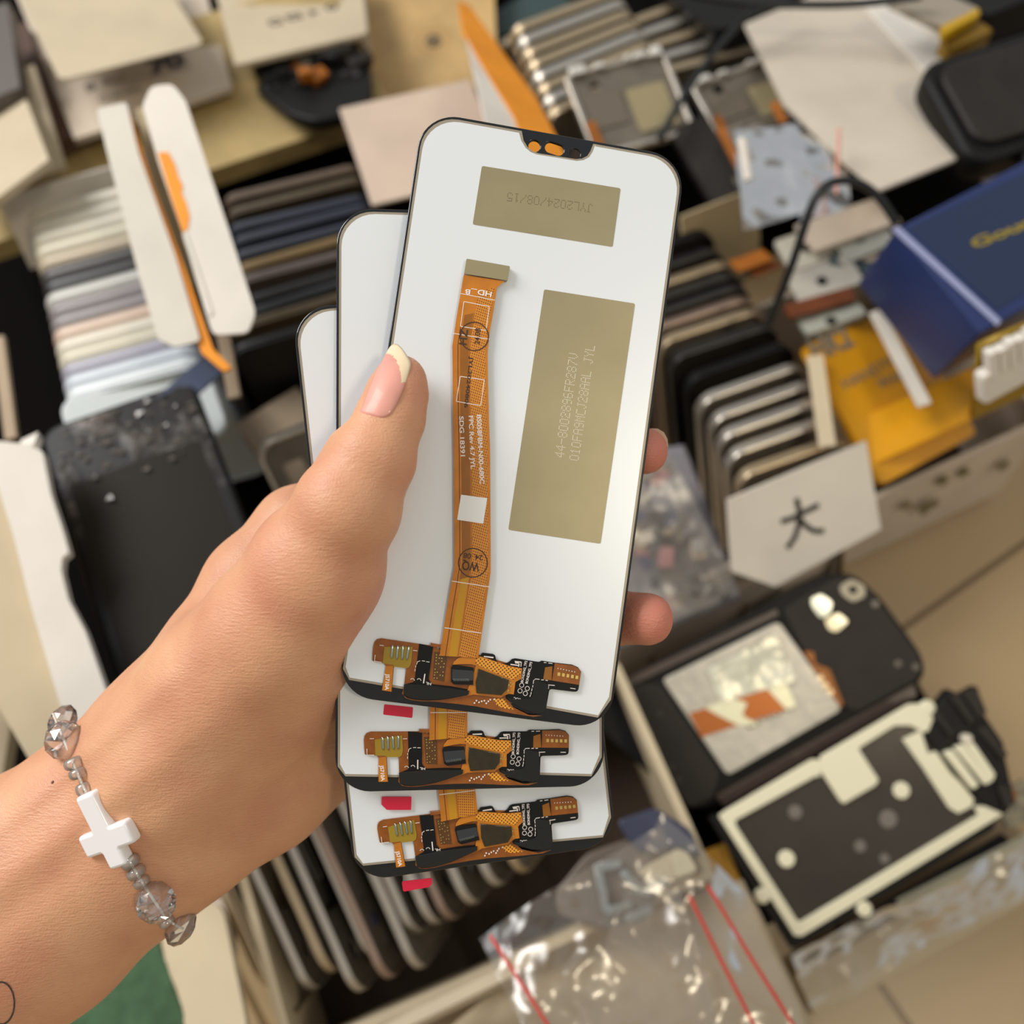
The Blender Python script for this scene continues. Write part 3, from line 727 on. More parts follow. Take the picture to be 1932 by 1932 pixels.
# cross charm in the tangent plane of the wrist
cc = (207, 1580); dcc = march(*cc) - 1.9
ctr = cam_mm(cc[0], cc[1], dcc)
top = cam_mm(168, 1502, march(168, 1502) - 1.9); sid = cam_mm(262, 1552, march(262, 1552) - 1.9)
yv = Vector(top - ctr).normalized(); xv = Vector(sid - ctr); xv = (xv - yv*xv.dot(yv)).normalized(); zv = xv.cross(yv)
if zv.z < 0: xv = -xv; zv = -zv
CM = Matrix.Translation(Vector(ctr)*.001) @ Matrix((xv, yv, zv)).transposed().to_4x4()
w = .0031
cl = [(-w, -.0078), (w, -.0078), (w, -w), (.0084, -w), (.0084, w), (w, w), (w, .0128), (-w, .0128), (-w, w), (-.0084, w), (-.0084, -w), (-w, -w)]
cl2 = []
for i, p in enumerate(cl):
    convex = i not in (2, 5, 8, 11)
    a, b, c3_ = Vector(cl[i-1]), Vector(p), Vector(cl[(i+1) % 12]); r_ = .0011 if convex else .0004
    u = (a-b).normalized()*r_; w2 = (c3_-b).normalized()*r_
    for t in (0, .33, .66, 1): q = (b+u)*(1-t)**2 + b*2*t*(1-t) + (b+w2)*t*t; cl2.append((q.x, q.y))
co = poly('cross_charm', cl2, -.0018, .0018, M_CROSS, br, .0009); co.matrix_local = CM
for p in co.data.polygons: p.use_smooth = True
# ================================================================== the place behind the hand
def S(r, g, b, k=1.15):
    f = lambda c: ((c/255 + .055)/1.055)**2.4 if c > 10 else c/255/12.92
    return tuple(min(.9, f(c)*k) for c in (r, g, b))
def FR(A, B, C):
    A, B, C = Vector(A), Vector(B), Vector(C)
    x = (B - A).normalized(); y = (C - A) - x*((C - A).dot(x)); y.normalize(); z = x.cross(y)
    if z.dot(CLOC - A) < 0: A = B; x = -x; z = -z
    return Matrix.Translation(A) @ Matrix((x, y, z)).transposed().to_4x4()
def slab(name, label, cat, A, B, C, m, t=.002, r=0, bevel=0, h=None, group=None, parent=None, w=None):
    M = FR(A, B, C); w = w or (Vector(B) - Vector(A)).length; h = h or (M.inverted() @ Vector(C)).y
    lp = rr(0, 0, w, h, r) if r else [(0, 0), (w, 0), (w, h), (0, h)]
    o = poly(name, lp, -t, 0, m, None, bevel, M)
    if parent is not None: o.parent = parent; o.matrix_parent_inverse = parent.matrix_world.inverted()
    if label: tag(o, label, cat, group)
    return o
def on(o, name, M=None): return o
def part_poly(root, name, pix, z0, z1, m, r=0, bevel=0, M=None):
    """part whose outline is met by sight lines in the root's own plane"""
    M = M or root.matrix_world
    lp = [hit_plane(M, *p) for p in pix]
    if r: lp = rnd(lp, r)
    o = poly(name, lp, z0, z1, m, root, bevel); return o
def part_text(root, name, s, p0, p1, m, z=.0002, h=None, bold=.01):
    M = root.matrix_world
    me = text_mesh(s, hit_plane(M, *p0), hit_plane(M, *p1), z, h, .0001, bold)
    return link(name, me, m, root)
def carton(name, label, cat, A, B, C, m, m_in, depth, t=.003, group=None, flap=None):
    """open topped box: rim corners A, B, C (right angle at A); walls and bottom are its parts"""
    A, B, C = Vector(A), Vector(B), Vector(C)
    x = (B - A).normalized(); y = (C - A); y = (y - x*y.dot(x)); H = y.length; y.normalize(); zz = x.cross(y)
    if zz.z < 0: A, B = B, A; x = -x; zz = -zz
    M = Matrix.Translation(A) @ Matrix((x, y, zz)).transposed().to_4x4(); W = (B - A).length
    root = thing(name, label, cat, M, group)
    def bx(nm, x0, y0, z0, x1, y1, z1, mm_):
        v = [(a, b, c) for c in (z0, z1) for a, b in ((x0, y0), (x1, y0), (x1, y1), (x0, y1))]
        return mesh_obj(nm, v, [(3, 2, 1, 0), (4, 5, 6, 7), (0, 1, 5, 4), (1, 2, 6, 5), (2, 3, 7, 6), (3, 0, 4, 7)], mm_, root)
    bx('side_wall', 0, 0, -depth, W, t, 0, m); bx('side_wall', 0, H - t, -depth, W, H, 0, m)
    bx('end_wall', 0, t, -depth, t, H - t, 0, m); bx('end_wall', W - t, t, -depth, W, H - t, 0, m)
    bx('bottom', t, t, -depth, W - t, H - t, -depth + t, m_in)  # bottom coloured darker than the walls to stand for shade between the contents
    return root

# colours
def card(nm, rgb, k=1.0, n=.12, rough=.75): return mat(nm, S(*rgb, k), rough, noise=n, nscale=18, bump=.15, bscale=900)
C_CREAM = card('cream_card', (206, 190, 162), .85); C_WHITE = card('white_card', (228, 221, 210), .95); C_BEIGE = card('beige_card', (196, 180, 150))
C_GREY = card('greyish_card', (205, 190, 172)); C_KRAFT = card('kraft_card', (168, 150, 116)); C_DARK = card('gap_shade_card', (58, 44, 30))
C_TAUPE = card('taupe_card', (170, 150, 125)); C_WARMW = card('warm_white_card', (226, 218, 204))
C_WOOD = mat('pale_wood', S(168, 145, 95), .6, noise=.3, nscale=25, bump=.2, bscale=300)
C_ORANGE = mat('orange_paper', S(240, 150, 25, 1.0), .6, noise=.15, nscale=30)
C_YELLOW = mat('yellow_packaging', S(225, 158, 15, 1.0), .45, noise=.2, nscale=22, coat=.2)
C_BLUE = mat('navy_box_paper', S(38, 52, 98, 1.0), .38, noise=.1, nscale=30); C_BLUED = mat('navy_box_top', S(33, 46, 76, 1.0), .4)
C_SIL = mat('silver_frame_metal', S(200, 192, 180, 1.0), .28, .85); C_CHAMP = mat('champagne_frame_metal', S(190, 170, 140, 1.0), .32, .8)
C_ROSE = mat('rose_frame_metal', S(172, 148, 132, 1.0), .32, .8); C_GUN = mat('dark_frame_metal', S(60, 58, 56, 1.0), .3, .6)
C_BLK = mat('black_device_plastic', S(20, 19, 18, 1.0), .5, spec=.25, noise=.3, nscale=40)
C_MATTBLK = mat('matt_black_board', S(14, 12, 11, 1.0), .95, spec=.05)
C_BLK2 = mat('charcoal_plate', S(42, 37, 33, 1.0), .5, spec=.3, noise=.25, nscale=50)
C_PLATE = mat('grey_mid_plate', S(120, 112, 100, 1.0), .5, .3, noise=.25, nscale=60)
C_INK = mat('marker_ink', S(52, 46, 44, 1.0), .6); C_PRINT = mat('grey_print', S(120, 112, 98, 1.0), .7)
C_GOLDP = mat('gold_print', S(160, 140, 50, 1.0), .4, .3)
C_LCDB = mat('dark_mirror_plate', S(70, 64, 58, 1.0), .22, .4, noise=.2, nscale=25)
C_ADH = mat('cream_adhesive_frame', S(232, 226, 196, 1.0), .55); C_BATT = mat('silver_battery_foil', S(196, 190, 176, 1.0), .38, .25, noise=.2, nscale=35, bump=.5, bscale=150)
C_COPP = mat('copper_tape', S(172, 100, 48, 1.0), .3, .5); C_FLEX = mat('orange_brown_flex', S(160, 92, 18, 1.0), .4, noise=.3, nscale=100)
C_DFLEX = mat('dark_brown_flex', S(110, 55, 18, 1.0), .4, noise=.3, nscale=100)
C_GREEN = mat('green_cloth', S(70, 100, 70, 1.0), .9, noise=.35, nscale=70, bump=.6, bscale=700)
C_CABLE = mat('black_cable', S(26, 30, 32, 1.0), .45)

# ---- tiled floor
fl = mat('beige_floor_tile', S(172, 148, 112, 1.0), .35)
nt = fl.node_tree; b = nt.nodes['Principled BSDF']; t = nt.nodes.new('ShaderNodeTexCoord'); mp = nt.nodes.new('ShaderNodeMapping')
mp.inputs['Rotation'].default_value[2] = math.radians(-33)
_r = Matrix.Rotation(math.radians(-33), 3, 'Z'); mp.inputs['Location'].default_value = (-(_r @ Z(1645, 1836, 0)).x, -(_r @ Z(1740, 1160, 0)).y, 0)
bk = nt.nodes.new('ShaderNodeTexBrick'); bk.offset = 0; bk.inputs['Scale'].default_value = 1
bk.inputs['Brick Width'].default_value = .3; bk.inputs['Row Height'].default_value = .3; bk.inputs['Mortar Size'].default_value = .0022
bk.inputs['Color1'].default_value = (*S(176, 150, 112, 1), 1); bk.inputs['Color2'].default_value = (*S(168, 144, 106, 1), 1); bk.inputs['Mortar'].default_value = (*S(115, 92, 60, 1), 1)
nt.links.new(t.outputs['Object'], mp.inputs[0]); nt.links.new(mp.outputs[0], bk.inputs[0]); nt.links.new(bk.outputs[0], b.inputs['Base Color'])
flo = mesh_obj('floor', [(-1.6, -1.2, 0), (1.6, -1.2, 0), (1.6, 1.8, 0), (-1.6, 1.8, 0), (-1.6, -1.2, -.02), (1.6, -1.2, -.02), (1.6, 1.8, -.02), (-1.6, 1.8, -.02)],
               [(0, 1, 2, 3), (7, 6, 5, 4), (0, 4, 5, 1), (1, 5, 6, 2), (2, 6, 7, 3), (3, 7, 4, 0)], fl)
tag(flo, None, kind='structure')
# ---- black blocks added under the stacks to darken the gaps between things
def block(name, label, cat, A, B, C, m, z0):
    A, B, C = Vector(A), Vector(B), Vector(C); A.z = B.z = C.z = 0
    x = (B-A); y = (C-A); y = y - x*(y.dot(x)/x.dot(x)); h = z0
    v = [A, B, B+y, A+y]; v = [tuple(p) for p in v] + [(p.x, p.y, h) for p in v]
    f = [(0, 1, 2, 3), (7, 6, 5, 4), (0, 4, 5, 1), (1, 5, 6, 2), (2, 6, 7, 3), (3, 7, 4, 0)]
    o = mesh_obj(name, v, f, m); bmf(o)
    if label: tag(o, label, cat)
    return o
def bmf(o):
    bm = bmesh.new(); bm.from_mesh(o.data); bmesh.ops.recalc_face_normals(bm, faces=bm.faces); bm.to_mesh(o.data); bm.free()
block('gap_shade_block', 'added black block darkening the gaps between devices left of the hand', 'tray', (-.62, -.02, 0), (.045, -.02, 0), (-.62, .66, 0), C_MATTBLK, .03)
block('gap_shade_block', 'added black block darkening the gaps under the upper row of bare frames', 'tray', (.05, .42, 0), (.42, .42, 0), (.05, .78, 0), C_MATTBLK, .05)

# ------------------------------------------------------------------ device frame prototypes
def device(name, rim_m, plate_m, w=.067, h=.138, t=.0071, r=.0115, hole=True, rimw=.0024):
    """origin mid top edge, x across, y down its length"""
    root = bpy.data.objects.new(name, None); COL.objects.link(root); root.empty_display_size = .01
    poly('rim', [rr(-w/2, 0, w/2, h, r, 8), rr(-w/2 + rimw, rimw, w/2 - rimw, h - rimw, r - rimw, 8)], -t/2, t/2, rim_m, root, min(.0009, t*.2))
    loops = [rr(-w/2 + rimw*.8, rimw*.8, w/2 - rimw*.8, h - rimw*.8, r - rimw*.8, 6)]
    if hole:
        loops += [rr(-w*.38, h*.28, w*.12, h*.82, .002), rr(w*.2, h*.12, w*.36, h*.7, .002), circ(-w*.22, h*.13, .005), circ(w*.05, h*.12, .003)]
    pl_ = poly('mid_plate', loops, -t*.12, t*.12, plate_m, root)
    for o in root.children:
        for p in o.data.polygons: p.use_smooth = False
    return root
used = {}
def put(key, maker, label, cat, M, group=None):
    """first call builds, later calls copy"""
    if key not in used: used[key] = o = maker()
    else: o = copy_tree(used[key])
    o.matrix_world = M
    return tag(o, label, cat, group)
def FRM(A, B, C):
    """frame with its origin midway between A and B"""
    M = FR(A, B, C); mid = (Vector(A) + Vector(B))/2
    M.translation = mid; return M
ORD = ['first', 'second', 'third', 'fourth', 'fifth', 'sixth', 'seventh', 'eighth', 'ninth', 'tenth', 'eleventh', 'twelfth', 'thirteenth', 'fourteenth', 'fifteenth', 'sixteenth', 'seventeenth', 'eighteenth']

# ------------------------------------------------------------------ right: row of frames behind the lettered card
rows = [((1345, 428), 'blk', .575), ((1364, 462), 'gun', .573), ((1385, 487), 'champ', .570), ((1400, 508), 'gun', .567), ((1412, 530), 'gun', .564),
        ((1424, 553), 'rose', .561), ((1442, 576), 'champ', .557), ((1466, 605), 'gun', .553), ((1497, 640), 'blk', .549), ((1521, 680), 'sil', .542),
        ((1546, 713), 'sil', .537), ((1563, 745), 'sil', .532), ((1581, 780), 'sil', .528), ((1603, 818), 'champ', .524)]
DEV = {'blk': (C_BLK, C_BLK2), 'gun': (C_GUN, C_BLK2), 'champ': (C_CHAMP, C_PLATE), 'rose': (C_ROSE, C_PLATE), 'sil': (C_SIL, C_PLATE)}
WORD = {'blk': 'black', 'gun': 'dark grey', 'champ': 'champagne', 'rose': 'rose tinted', 'sil': 'polished silver'}
for i, ((bx_, by_), k, d) in enumerate(rows):
    wpx = .067*F/d; s = (.31 if i < 8 else .335)
    ax_, ay_ = bx_ - wpx*.945, by_ + wpx*s
    A, B = D(ax_, ay_, d), D(bx_, by_, d + .004)
    C = D(ax_ + 62, ay_ + 250, d + .085)
    put(('dev', k), lambda k=k: device('phone_chassis', *DEV[k], hole=(k != 'blk')), '%s phone frame, %s counted back from the hand-lettered white card' % (WORD[k], ORD[len(rows)-1-i]),
        'phone frame', FRM(A, B, C), 'phone frames standing in the row behind the lettered card')
cardM = slab('lettered_card', 'white card with one handwritten black character at the front of the frame row', 'card',
             D(1373, 943, .506), D(1628, 836, .510), D(1392, 1110, .520), C_WARMW, .0015, h=.0445)
M = cardM.matrix_world
cd_ = poly_mesh([hit_plane(M, *p) for p in [(1373, 943), (1634, 832), (1662, 998), (1463, 1107), (1380, 1078)]] and [[hit_plane(M, *p) for p in [(1373, 943), (1634, 832), (1662, 998), (1463, 1107), (1380, 1078)]]], -.0015, 0)
cardM.data = cd_; cd_.materials.append(C_WARMW)
cl_ = lambda pts: [hit_plane(M, 1132 + a/3.02, 700 + b/3.02) for a, b in pts]
wl_ = .0030
strokes_ = [stroke(cl_([(1030, 858), (1090, 840), (1170, 800), (1245, 762)]), wl_), stroke(cl_([(1118, 725), (1135, 800), (1130, 880), (1110, 945), (1065, 1010)]), wl_), stroke(cl_([(1140, 845), (1175, 885), (1220, 912), (1275, 910)]), wl_)]
link('handwritten_character', multi(strokes_, .0001, .0003), C_INK, cardM)
# long carton the row stands in, printed side wall
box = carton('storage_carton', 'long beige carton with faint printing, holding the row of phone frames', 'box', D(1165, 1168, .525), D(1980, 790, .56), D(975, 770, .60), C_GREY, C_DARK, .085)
wallM = FR(D(1165, 1168, .525), D(1980, 790, .56), D(1180, 1290, .59))
# faint printing on the wall facing the floor
pm = mat('faint_olive_print', S(112, 100, 68, 1), .7)
bxp = [[(1731, 962), (1745, 950), (1768, 940), (1771, 950), (1752, 962), (1738, 973)], [(1765, 905), (1783, 896), (1790, 906), (1774, 918)], [(1806, 893), (1822, 880), (1830, 890), (1812, 902)], [(1880, 880), (1900, 866), (1904, 876), (1886, 890)], [(1697, 955), (1718, 945), (1720, 953), (1702, 962)]]
for q in bxp:
    o = link('faint_printing', multi([[hit_plane(wallM, *p) for p in q]], .0001, .0006), pm); o.matrix_world = wallM; o.parent = box; o.matrix_parent_inverse = box.matrix_world.inverted()
vx = box.matrix_world.to_3x3()
front = sorted([c for c in box.children if c.name.startswith('side_wall')], key=lambda o: -(sum((o.matrix_world @ v.co).y for v in o.data.vertices)))[-1]
slab('yellow_packaging', 'yellow printed plastic packaging bag beside the blue box', 'packaging', D(1515, 655, .535), D(1700, 575, .57), D(1665, 915, .525), C_YELLOW, .004, r=.004)
yb = slab('yellow_packaging', 'plain orange yellow pouch lying below the blue box', 'packaging', D(1640, 880, .527), D(1985, 720, .54), D(1600, 800, .535), C_YELLOW, .004, r=.003)
yp = bpy.data.objects['yellow_packaging']
part_text(yp, 'printed_text', 'HK2', (1540, 680), (1612, 650), C_PRINT, h=.013, bold=.04)
part_text(yp, 'printed_text', 'HANDTO', (1595, 735), (1700, 683), C_PRINT, h=.006)
part_text(yp, 'printed_text', 'WARE', (1660, 735), (1722, 708), C_PRINT, h=.006)
part_poly(yp, 'printed_badge', [(1725, 742), (1748, 734), (1750, 752), (1738, 762), (1720, 752)], 0, .0003, mat('green_print', S(95, 100, 40, 1), .6))
slab('beige_card', 'narrow beige card strip wedged between silver frames and yellow packaging', 'card', D(1522, 672, .532), D(1553, 668, .53), D(1612, 800, .512), C_BEIGE, .002, h=.055)
# ---- blue box
def prism(name, quad, vec, m, parent=None, M=None):
    q = [Vector(p) for p in quad]; v = q + [p + Vector(vec) for p in q]
    n = len(q); f = [tuple(range(n)), tuple(range(2*n-1, n-1, -1))] + [(i, i+n, (i+1) % n + n, (i+1) % n) for i in range(n)]
    o = mesh_obj(name, v, f, m, None); bmf(o)
    if parent is not None: o.parent = parent; o.matrix_parent_inverse = parent.matrix_world.inverted()
    return o
bbA, bbB, bbC = D(1690, 432, .485), D(1882, 612, .470), D(1960, 290, .505)
bM = FR(bbA, bbC, bbB)
bl = thing('blue_box', 'navy blue product box with gold lettering and white label', 'box', bM)
wB = (Vector(bbC) - Vector(bbA)).length; hB = (bM.inverted() @ Vector(bbB)).y
o = poly('box_body', rr(0, 0, wB, hB, .0015), -.05, 0, C_BLUE, bl, .0012)
# the tall side below the long edge, shown lighter where its paper edge wears
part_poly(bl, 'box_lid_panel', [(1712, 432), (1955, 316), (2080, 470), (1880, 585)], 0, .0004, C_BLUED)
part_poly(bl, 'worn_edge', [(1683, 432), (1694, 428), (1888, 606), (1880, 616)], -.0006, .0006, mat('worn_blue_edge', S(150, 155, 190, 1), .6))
part_text(bl, 'gold_lettering', 'Gouncar', (1838, 470), (2020, 398), C_GOLDP, .0006, .0055, .03)
bl2 = slab('gold_edged_label', None, None, D(1990, 590, .462), D(1850, 655, .462), D(1990, 720, .50), mat('gold_paper', S(150, 120, 30, 1), .35, .3), .003, parent=bl)
wr = thing('white_connector', 'white ribbed plastic connector plug beside the blue box', 'plug', FR(D(1850, 680, .452), D(1960, 620, .452), D(1900, 740, .47)))
for i in range(5):
    poly('rib', rr(.0005 + i*.0052, .0 + (i % 2)*.001, .0052 + i*.0052, .016 - (i % 2)*.001, .001), -.006, 0, C_WHITE, wr, .0006)
poly('plug_body', rr(.004, .012, .03, .03, .002), -.008, -.001, C_WHITE, wr, .001)
slab('white_card', 'white printed paper strip under the edge of the blue box', 'card', D(1640, 590, .537), D(1665, 582, .537), D(1785, 748, .515), C_WARMW, .0012, h=.062)

# ------------------------------------------------------------------ right: large white lid and the clutter round it
ld = thing('white_lid_box', 'large white cardboard lid with folded raised border', 'lid', FR(D(1395, 70, .62), D(1640, -30, .66), D(1560, 400, .52)))
lidp = part_poly(ld, 'lid_panel', [(1405, 45), (1500, 5), (1605, -45), (1650, -45), (1905, 215), (1905, 258), (1660, 358), (1612, 320), (1480, 195)], -.002, 0, card('lid_inner_card', (203, 192, 176)), .001)
part_poly(ld, 'lid_border', [(1588, -30), (1650, -45), (1700, 5), (1905, 205), (1912, 232), (1898, 256), (1858, 262), (1790, 190)], 0, .0015, C_WHITE, .002, .0005)
part_poly(ld, 'lid_flap', [(1690, -30), (1740, -40), (1795, 45), (1775, 75), (1730, 60), (1700, 10)], .0015, .003, C_WHITE, .002, .0005)
part_poly(ld, 'orange_edge_tape', [(1822, 292), (1905, 250), (1890, 266), (1825, 300)], -.0032, -.0021, C_ORANGE)
bk_ = thing('black_device', 'black padded device at the far right edge beside the white lid', 'device', FR(D(1800, 100, .56), D(1990, 40, .56), D(1880, 260, .54)))
poly('case_body', rr(0, 0, .085, .075, .014), -.02, 0, C_BLK, bk_, .004)
poly('cushion', rr(.008, .008, .078, .066, .012), 0, .004, C_BLK2, bk_, .002)
poly('knob', circ(.05, .082, .008), -.012, .002, C_BLK, bk_, .002)
yb2 = slab('yellow_edged_box', 'small grey box with yellow edge above the black padded device', 'box', D(1775, 50, .57), D(1845, 15, .58), D(1745, -30, .60), mat('grey_paper', S(150, 140, 125, 1), .6), .004)
part_poly(yb2, 'yellow_edge', [(1775, 51), (1845, 16), (1848, 28), (1778, 66)], -.004, .0005, mat('yellow_tape', S(185, 145, 5, 1), .5))
slab('yellow_tape_roll', 'dark yellow taped parcel corner next to the lid', 'parcel', D(1775, 75, .575), D(1850, 40, .58), D(1790, 96, .57), mat('dark_yellow_tape', S(120, 90, 5, 1), .5), .01)
slab('black_case', 'flat black case in the top right corner', 'case', D(1860, 30, .62), D(2030, -40, .62), D(1830, -60, .66), C_BLK, .02, r=.004)
slab('wooden_strip', 'pale wooden strip behind the right end of the blue box', 'strip', D(1852, 290, .58), D(1990, 235, .58), D(1862, 330, .57), C_CREAM, .008)
slab('crumpled_tissue', 'small white folded tissue left of the pale wooden strip', 'tissue', D(1835, 305, .57), D(1880, 290, .57), D(1845, 345, .56), C_WHITE, .006, r=.003, bevel=.001)
slab('beige_card', 'long beige card strip lying below the cable loop', 'card', D(1500, 425, .575), D(1660, 370, .575), D(1515, 480, .56), C_GREY, .003)
slab('beige_card', 'tan card standing behind the dark frames near the front panel', 'card', D(1285, 410, .572), D(1432, 352, .58), D(1300, 520, .60), C_KRAFT, .002, h=.06)
slab('orange_strip', 'short orange flex strip at the foot of the tan card', 'strip', D(1375, 492, .568), D(1440, 470, .57), D(1385, 515, .56), C_FLEX, .001)
slab('orange_strip', 'second darker orange strip folded under the short one', 'strip', D(1408, 510, .569), D(1455, 490, .57), D(1415, 525, .56), C_DFLEX, .001)
gb = [((1460, 455), (1560, 420), (1475, 520), S(190, 185, 170)), ((1560, 440), (1650, 400), (1590, 500), S(170, 170, 160)), ((1480, 520), (1600, 480), (1500, 575), S(178, 172, 160)), ((1500, 600), (1610, 560), (1512, 636), S(160, 160, 148))]
LB = ['pale grey circuit shield nearest the cable loop', 'pale grey circuit shield touching the blue box corner', 'pale grey circuit shield above the brown flex strip', 'pale grey circuit shield just above the yellow packaging']
for i, (a, b_, c_, rgb) in enumerate(gb):
    o = slab('circuit_shield', LB[i], 'circuit part', D(*a, .575 - i*.006), D(*b_, .575 - i*.006), D(*c_, .565 - i*.006), mat('shield_grey_%d' % i, rgb, .45, .2, noise=.2), .003, r=.002)
    w_ = max(v.co.x for v in o.data.vertices)
    poly('screw_hole', circ(w_*.55, .012, .0032), 0, .0004, C_BLK, o)
slab('teal_board', 'dark teal circuit board piece under the grey shields', 'circuit part', D(1570, 475, .566), D(1660, 500, .562), D(1580, 500, .56), mat('teal_board', S(60, 75, 80, 1), .5), .002)
slab('brown_flex', 'dark brown ribbed flex strip above the yellow packaging', 'flex strip', D(1480, 575, .553), D(1605, 540, .553), D(1490, 600, .55), C_DFLEX, .003, r=.001)

# ------------------------------------------------------------------ top middle: bare metal frames
tops = []
for i in range(8): tops.append(((948 + 11*i, 62 + 22*i), (1190 + 10*i, -28 + 20*i), ('champ', 'sil', 'champ', 'champ', 'sil', 'champ', 'sil', 'champ')[i], .68 - .010*i))
for i in range(5): tops.append(((1168 + 24*i, 48 + 20*i), (1385 + 8*i, -32 + 30*i), ('champ', 'sil', 'champ', 'sil', 'champ')[i], .70 - .008*i))
for i, (a, b_, k, d) in enumerate(tops):
    A, B = D(*a, d), D(*b_, d + .01)
    M = FRM(A, B, D(a[0] + 45, a[1] + 110, d + .06))
    put(('top', k), lambda k=k: device('metal_chassis', *DEV[k], w=.088, h=.10, t=.0068, hole=False), 'bare %s chassis, %s in the upper rows beside the orange envelope' % (WORD[k], ORD[i]), 'metal chassis', M, 'bare metal chassis in the upper rows')
def plate_frame(nm, label, TL, TR, BL, d, d2):
    M = FR(D(*TL, d), D(*TR, d + .01), D(*BL, d2)); root = thing(nm, label, 'chassis plate', M)
    W_ = (D(*TR, d + .01) - D(*TL, d)).length; H_ = (M.inverted() @ D(*BL, d2)).y
    if M.to_3x3().col[0].dot(D(*TR, d) - D(*TL, d)) < 0: pass
    poly('rim', [rr(0, 0, W_, H_, .006), rr(.003, .003, W_-.003, H_-.003, .004)], -.005, .001, C_SIL, root, .0006)
    poly('mid_plate', [rr(.002, .002, W_-.002, H_-.002, .004), circ(W_*.3, H_*.6, .004), circ(W_*.75, H_*.2, .0035)], -.003, -.001, C_PLATE, root)
    poly('recess', rr(W_*.12, H_*.35, W_*.5, H_*.85, .002), -.001, 0, mat('tan_recess', S(150, 138, 105, 1), .5), root)
    poly('recess', rr(W_*.55, H_*.3, W_*.9, H_*.7, .002), -.001, 0, mat('grey_recess', S(105, 96, 84, 1), .5), root)
    for (x, y, w_, h_) in ((.05, -.02, .1, .1), (.2, .0, .12, .06), (.35, .0, .06, .05), (.8, -.02, .15, .09), (.62, .01, .1, .05)):
        poly('white_clip', rr(W_*x, H_*y, W_*(x+w_), H_*(y+h_), .001), .001, .004, mat('bright_clip', S(215, 212, 205, 1), .3, .2), root, .0005)
    poly('flex_tab', rr(W_*.88, H_*.6, W_*.98, H_*.95, .001), 0, .001, C_FLEX, root)
    return root
plate_frame('chassis_plate', 'open chassis plate with white clips right of the orange envelope', (1062, 140), (1252, 92), (1100, 305), .60, .59)
plate_frame('chassis_plate', 'open chassis plate with tan recess against the white lid', (1300, 160), (1475, 98), (1345, 275), .61, .60)
for i, (a, b_, c_, m_) in enumerate((((1262, 245), (1330, 215), (1310, 400), C_BLK2), ((1285, 290), (1345, 265), (1330, 395), C_GUN), ((1335, 255), (1400, 232), (1375, 360), C_PLATE))):
    slab('device_board', ['tall dark device board under the thin black cable', 'tall gunmetal device board between two others', 'grey device board left of the clear parts bags'][i], 'device part', D(*a, .60), D(*b_, .60), D(*c_, .58), m_, .006, r=.003)
slab('orange_strip', 'thin orange flex ribbon hanging beside the grey device board', 'strip', D(1352, 245, .585), D(1367, 240, .585), D(1378, 350, .57), C_FLEX, .001)
slab('orange_strip', 'small orange flex tag on the edge of the tan recess plate', 'strip', D(1452, 195, .575), D(1468, 190, .575), D(1462, 235, .57), C_FLEX, .001)
slab('teal_booklet', 'dark teal booklet edge above the upper frames', 'booklet', D(930, 75, .73), D(1080, 5, .74), D(915, -60, .78), mat('dark_teal', S(48, 66, 66, 1), .5), .004)
slab('cream_strip', 'thin cream wooden edge along the teal booklet', 'strip', D(935, 82, .715), D(1085, 8, .725), D(938, 92, .71), C_CREAM, .004)
slab('black_case', 'black case above the upper row of frames', 'case', D(1090, 15, .73), D(1260, -25, .74), D(1080, -60, .78), C_BLK, .02, r=.004)
slab('black_case', 'black case where the thin cable leaves the frame', 'case', D(1355, 60, .66), D(1500, 0, .67), D(1300, -60, .72), C_BLK, .02, r=.01)
tube('black_cable', [D(1300, -12, .58), D(1420, 12, .585), D(1500, 6, .59), D(1620, 12, .585), D(1740, -8, .57)], .0024, C_CABLE)
tag(bpy.data.objects['black_cable'], 'black cable running along the top edge over the white lid', 'cable')
o = tube('black_cable', [D(1480, -30, .6), D(1405, 30, .595), D(1350, 95, .59), D(1305, 155, .59), D(1270, 215, .585), D(1245, 262, .58)], .0022, C_CABLE)
tag(o, 'thin black cable crossing the bare chassis plates', 'cable')
o = tube('black_cable', [D(1690, 420, .49), D(1670, 385, .485), D(1640, 350, .48), D(1590, 335, .475), D(1545, 352, .475), D(1522, 410, .48), D(1505, 470, .49), D(1480, 540, .505), D(1450, 610, .53)], .0022, C_CABLE)
tag(o, 'black cable looping in front of the clear bags to the frame row', 'cable')

# ------------------------------------------------------------------ top left: boxes on the shelf
sh = slab('shelf_board', 'pale wooden shelf board running behind the left boxes', 'shelf', Z(-60, 475, .095), Z(740, 205, .095), Z(-100, 180, .095), C_WOOD, .016)
slab('cream_box', 'cream box at the left edge below a dark window', 'box', D(-60, 240, .60), D(40, 165, .60), D(0, 370, .52), C_CREAM, .004, w=.06)
slab('cream_box', 'cream box corner standing on the shelf at the far left', 'box', D(-80, 385, .575), D(122, 312, .580), D(-130, 190, .60), C_CREAM, .004)
slab('dark_case', 'dark grey case leaning at the left edge', 'case', D(-50, 200, .58), D(38, 165, .58), D(-80, 40, .62), mat('dark_grey_case', S(85, 78, 74, 1), .5), .01)
slab('wooden_plank', 'reddish brown wooden slat between the left boxes', 'slat', D(10, 60, .66), D(45, 40, .66), D(118, 262, .60), mat('red_brown_wood', S(80, 52, 36, 1), .6, noise=.3), .01)
wb = thing('white_box', 'white carton with marker number and small print under its flap', 'box', FR(D(140, 262, .60), D(438, 165, .625), D(60, 30, .68)))
Mi = wb.matrix_world.inverted()
part_poly(wb, 'box_front', [(140, 262), (438, 163), (375, -60), (10, -60)], -.004, 0, C_GREY)
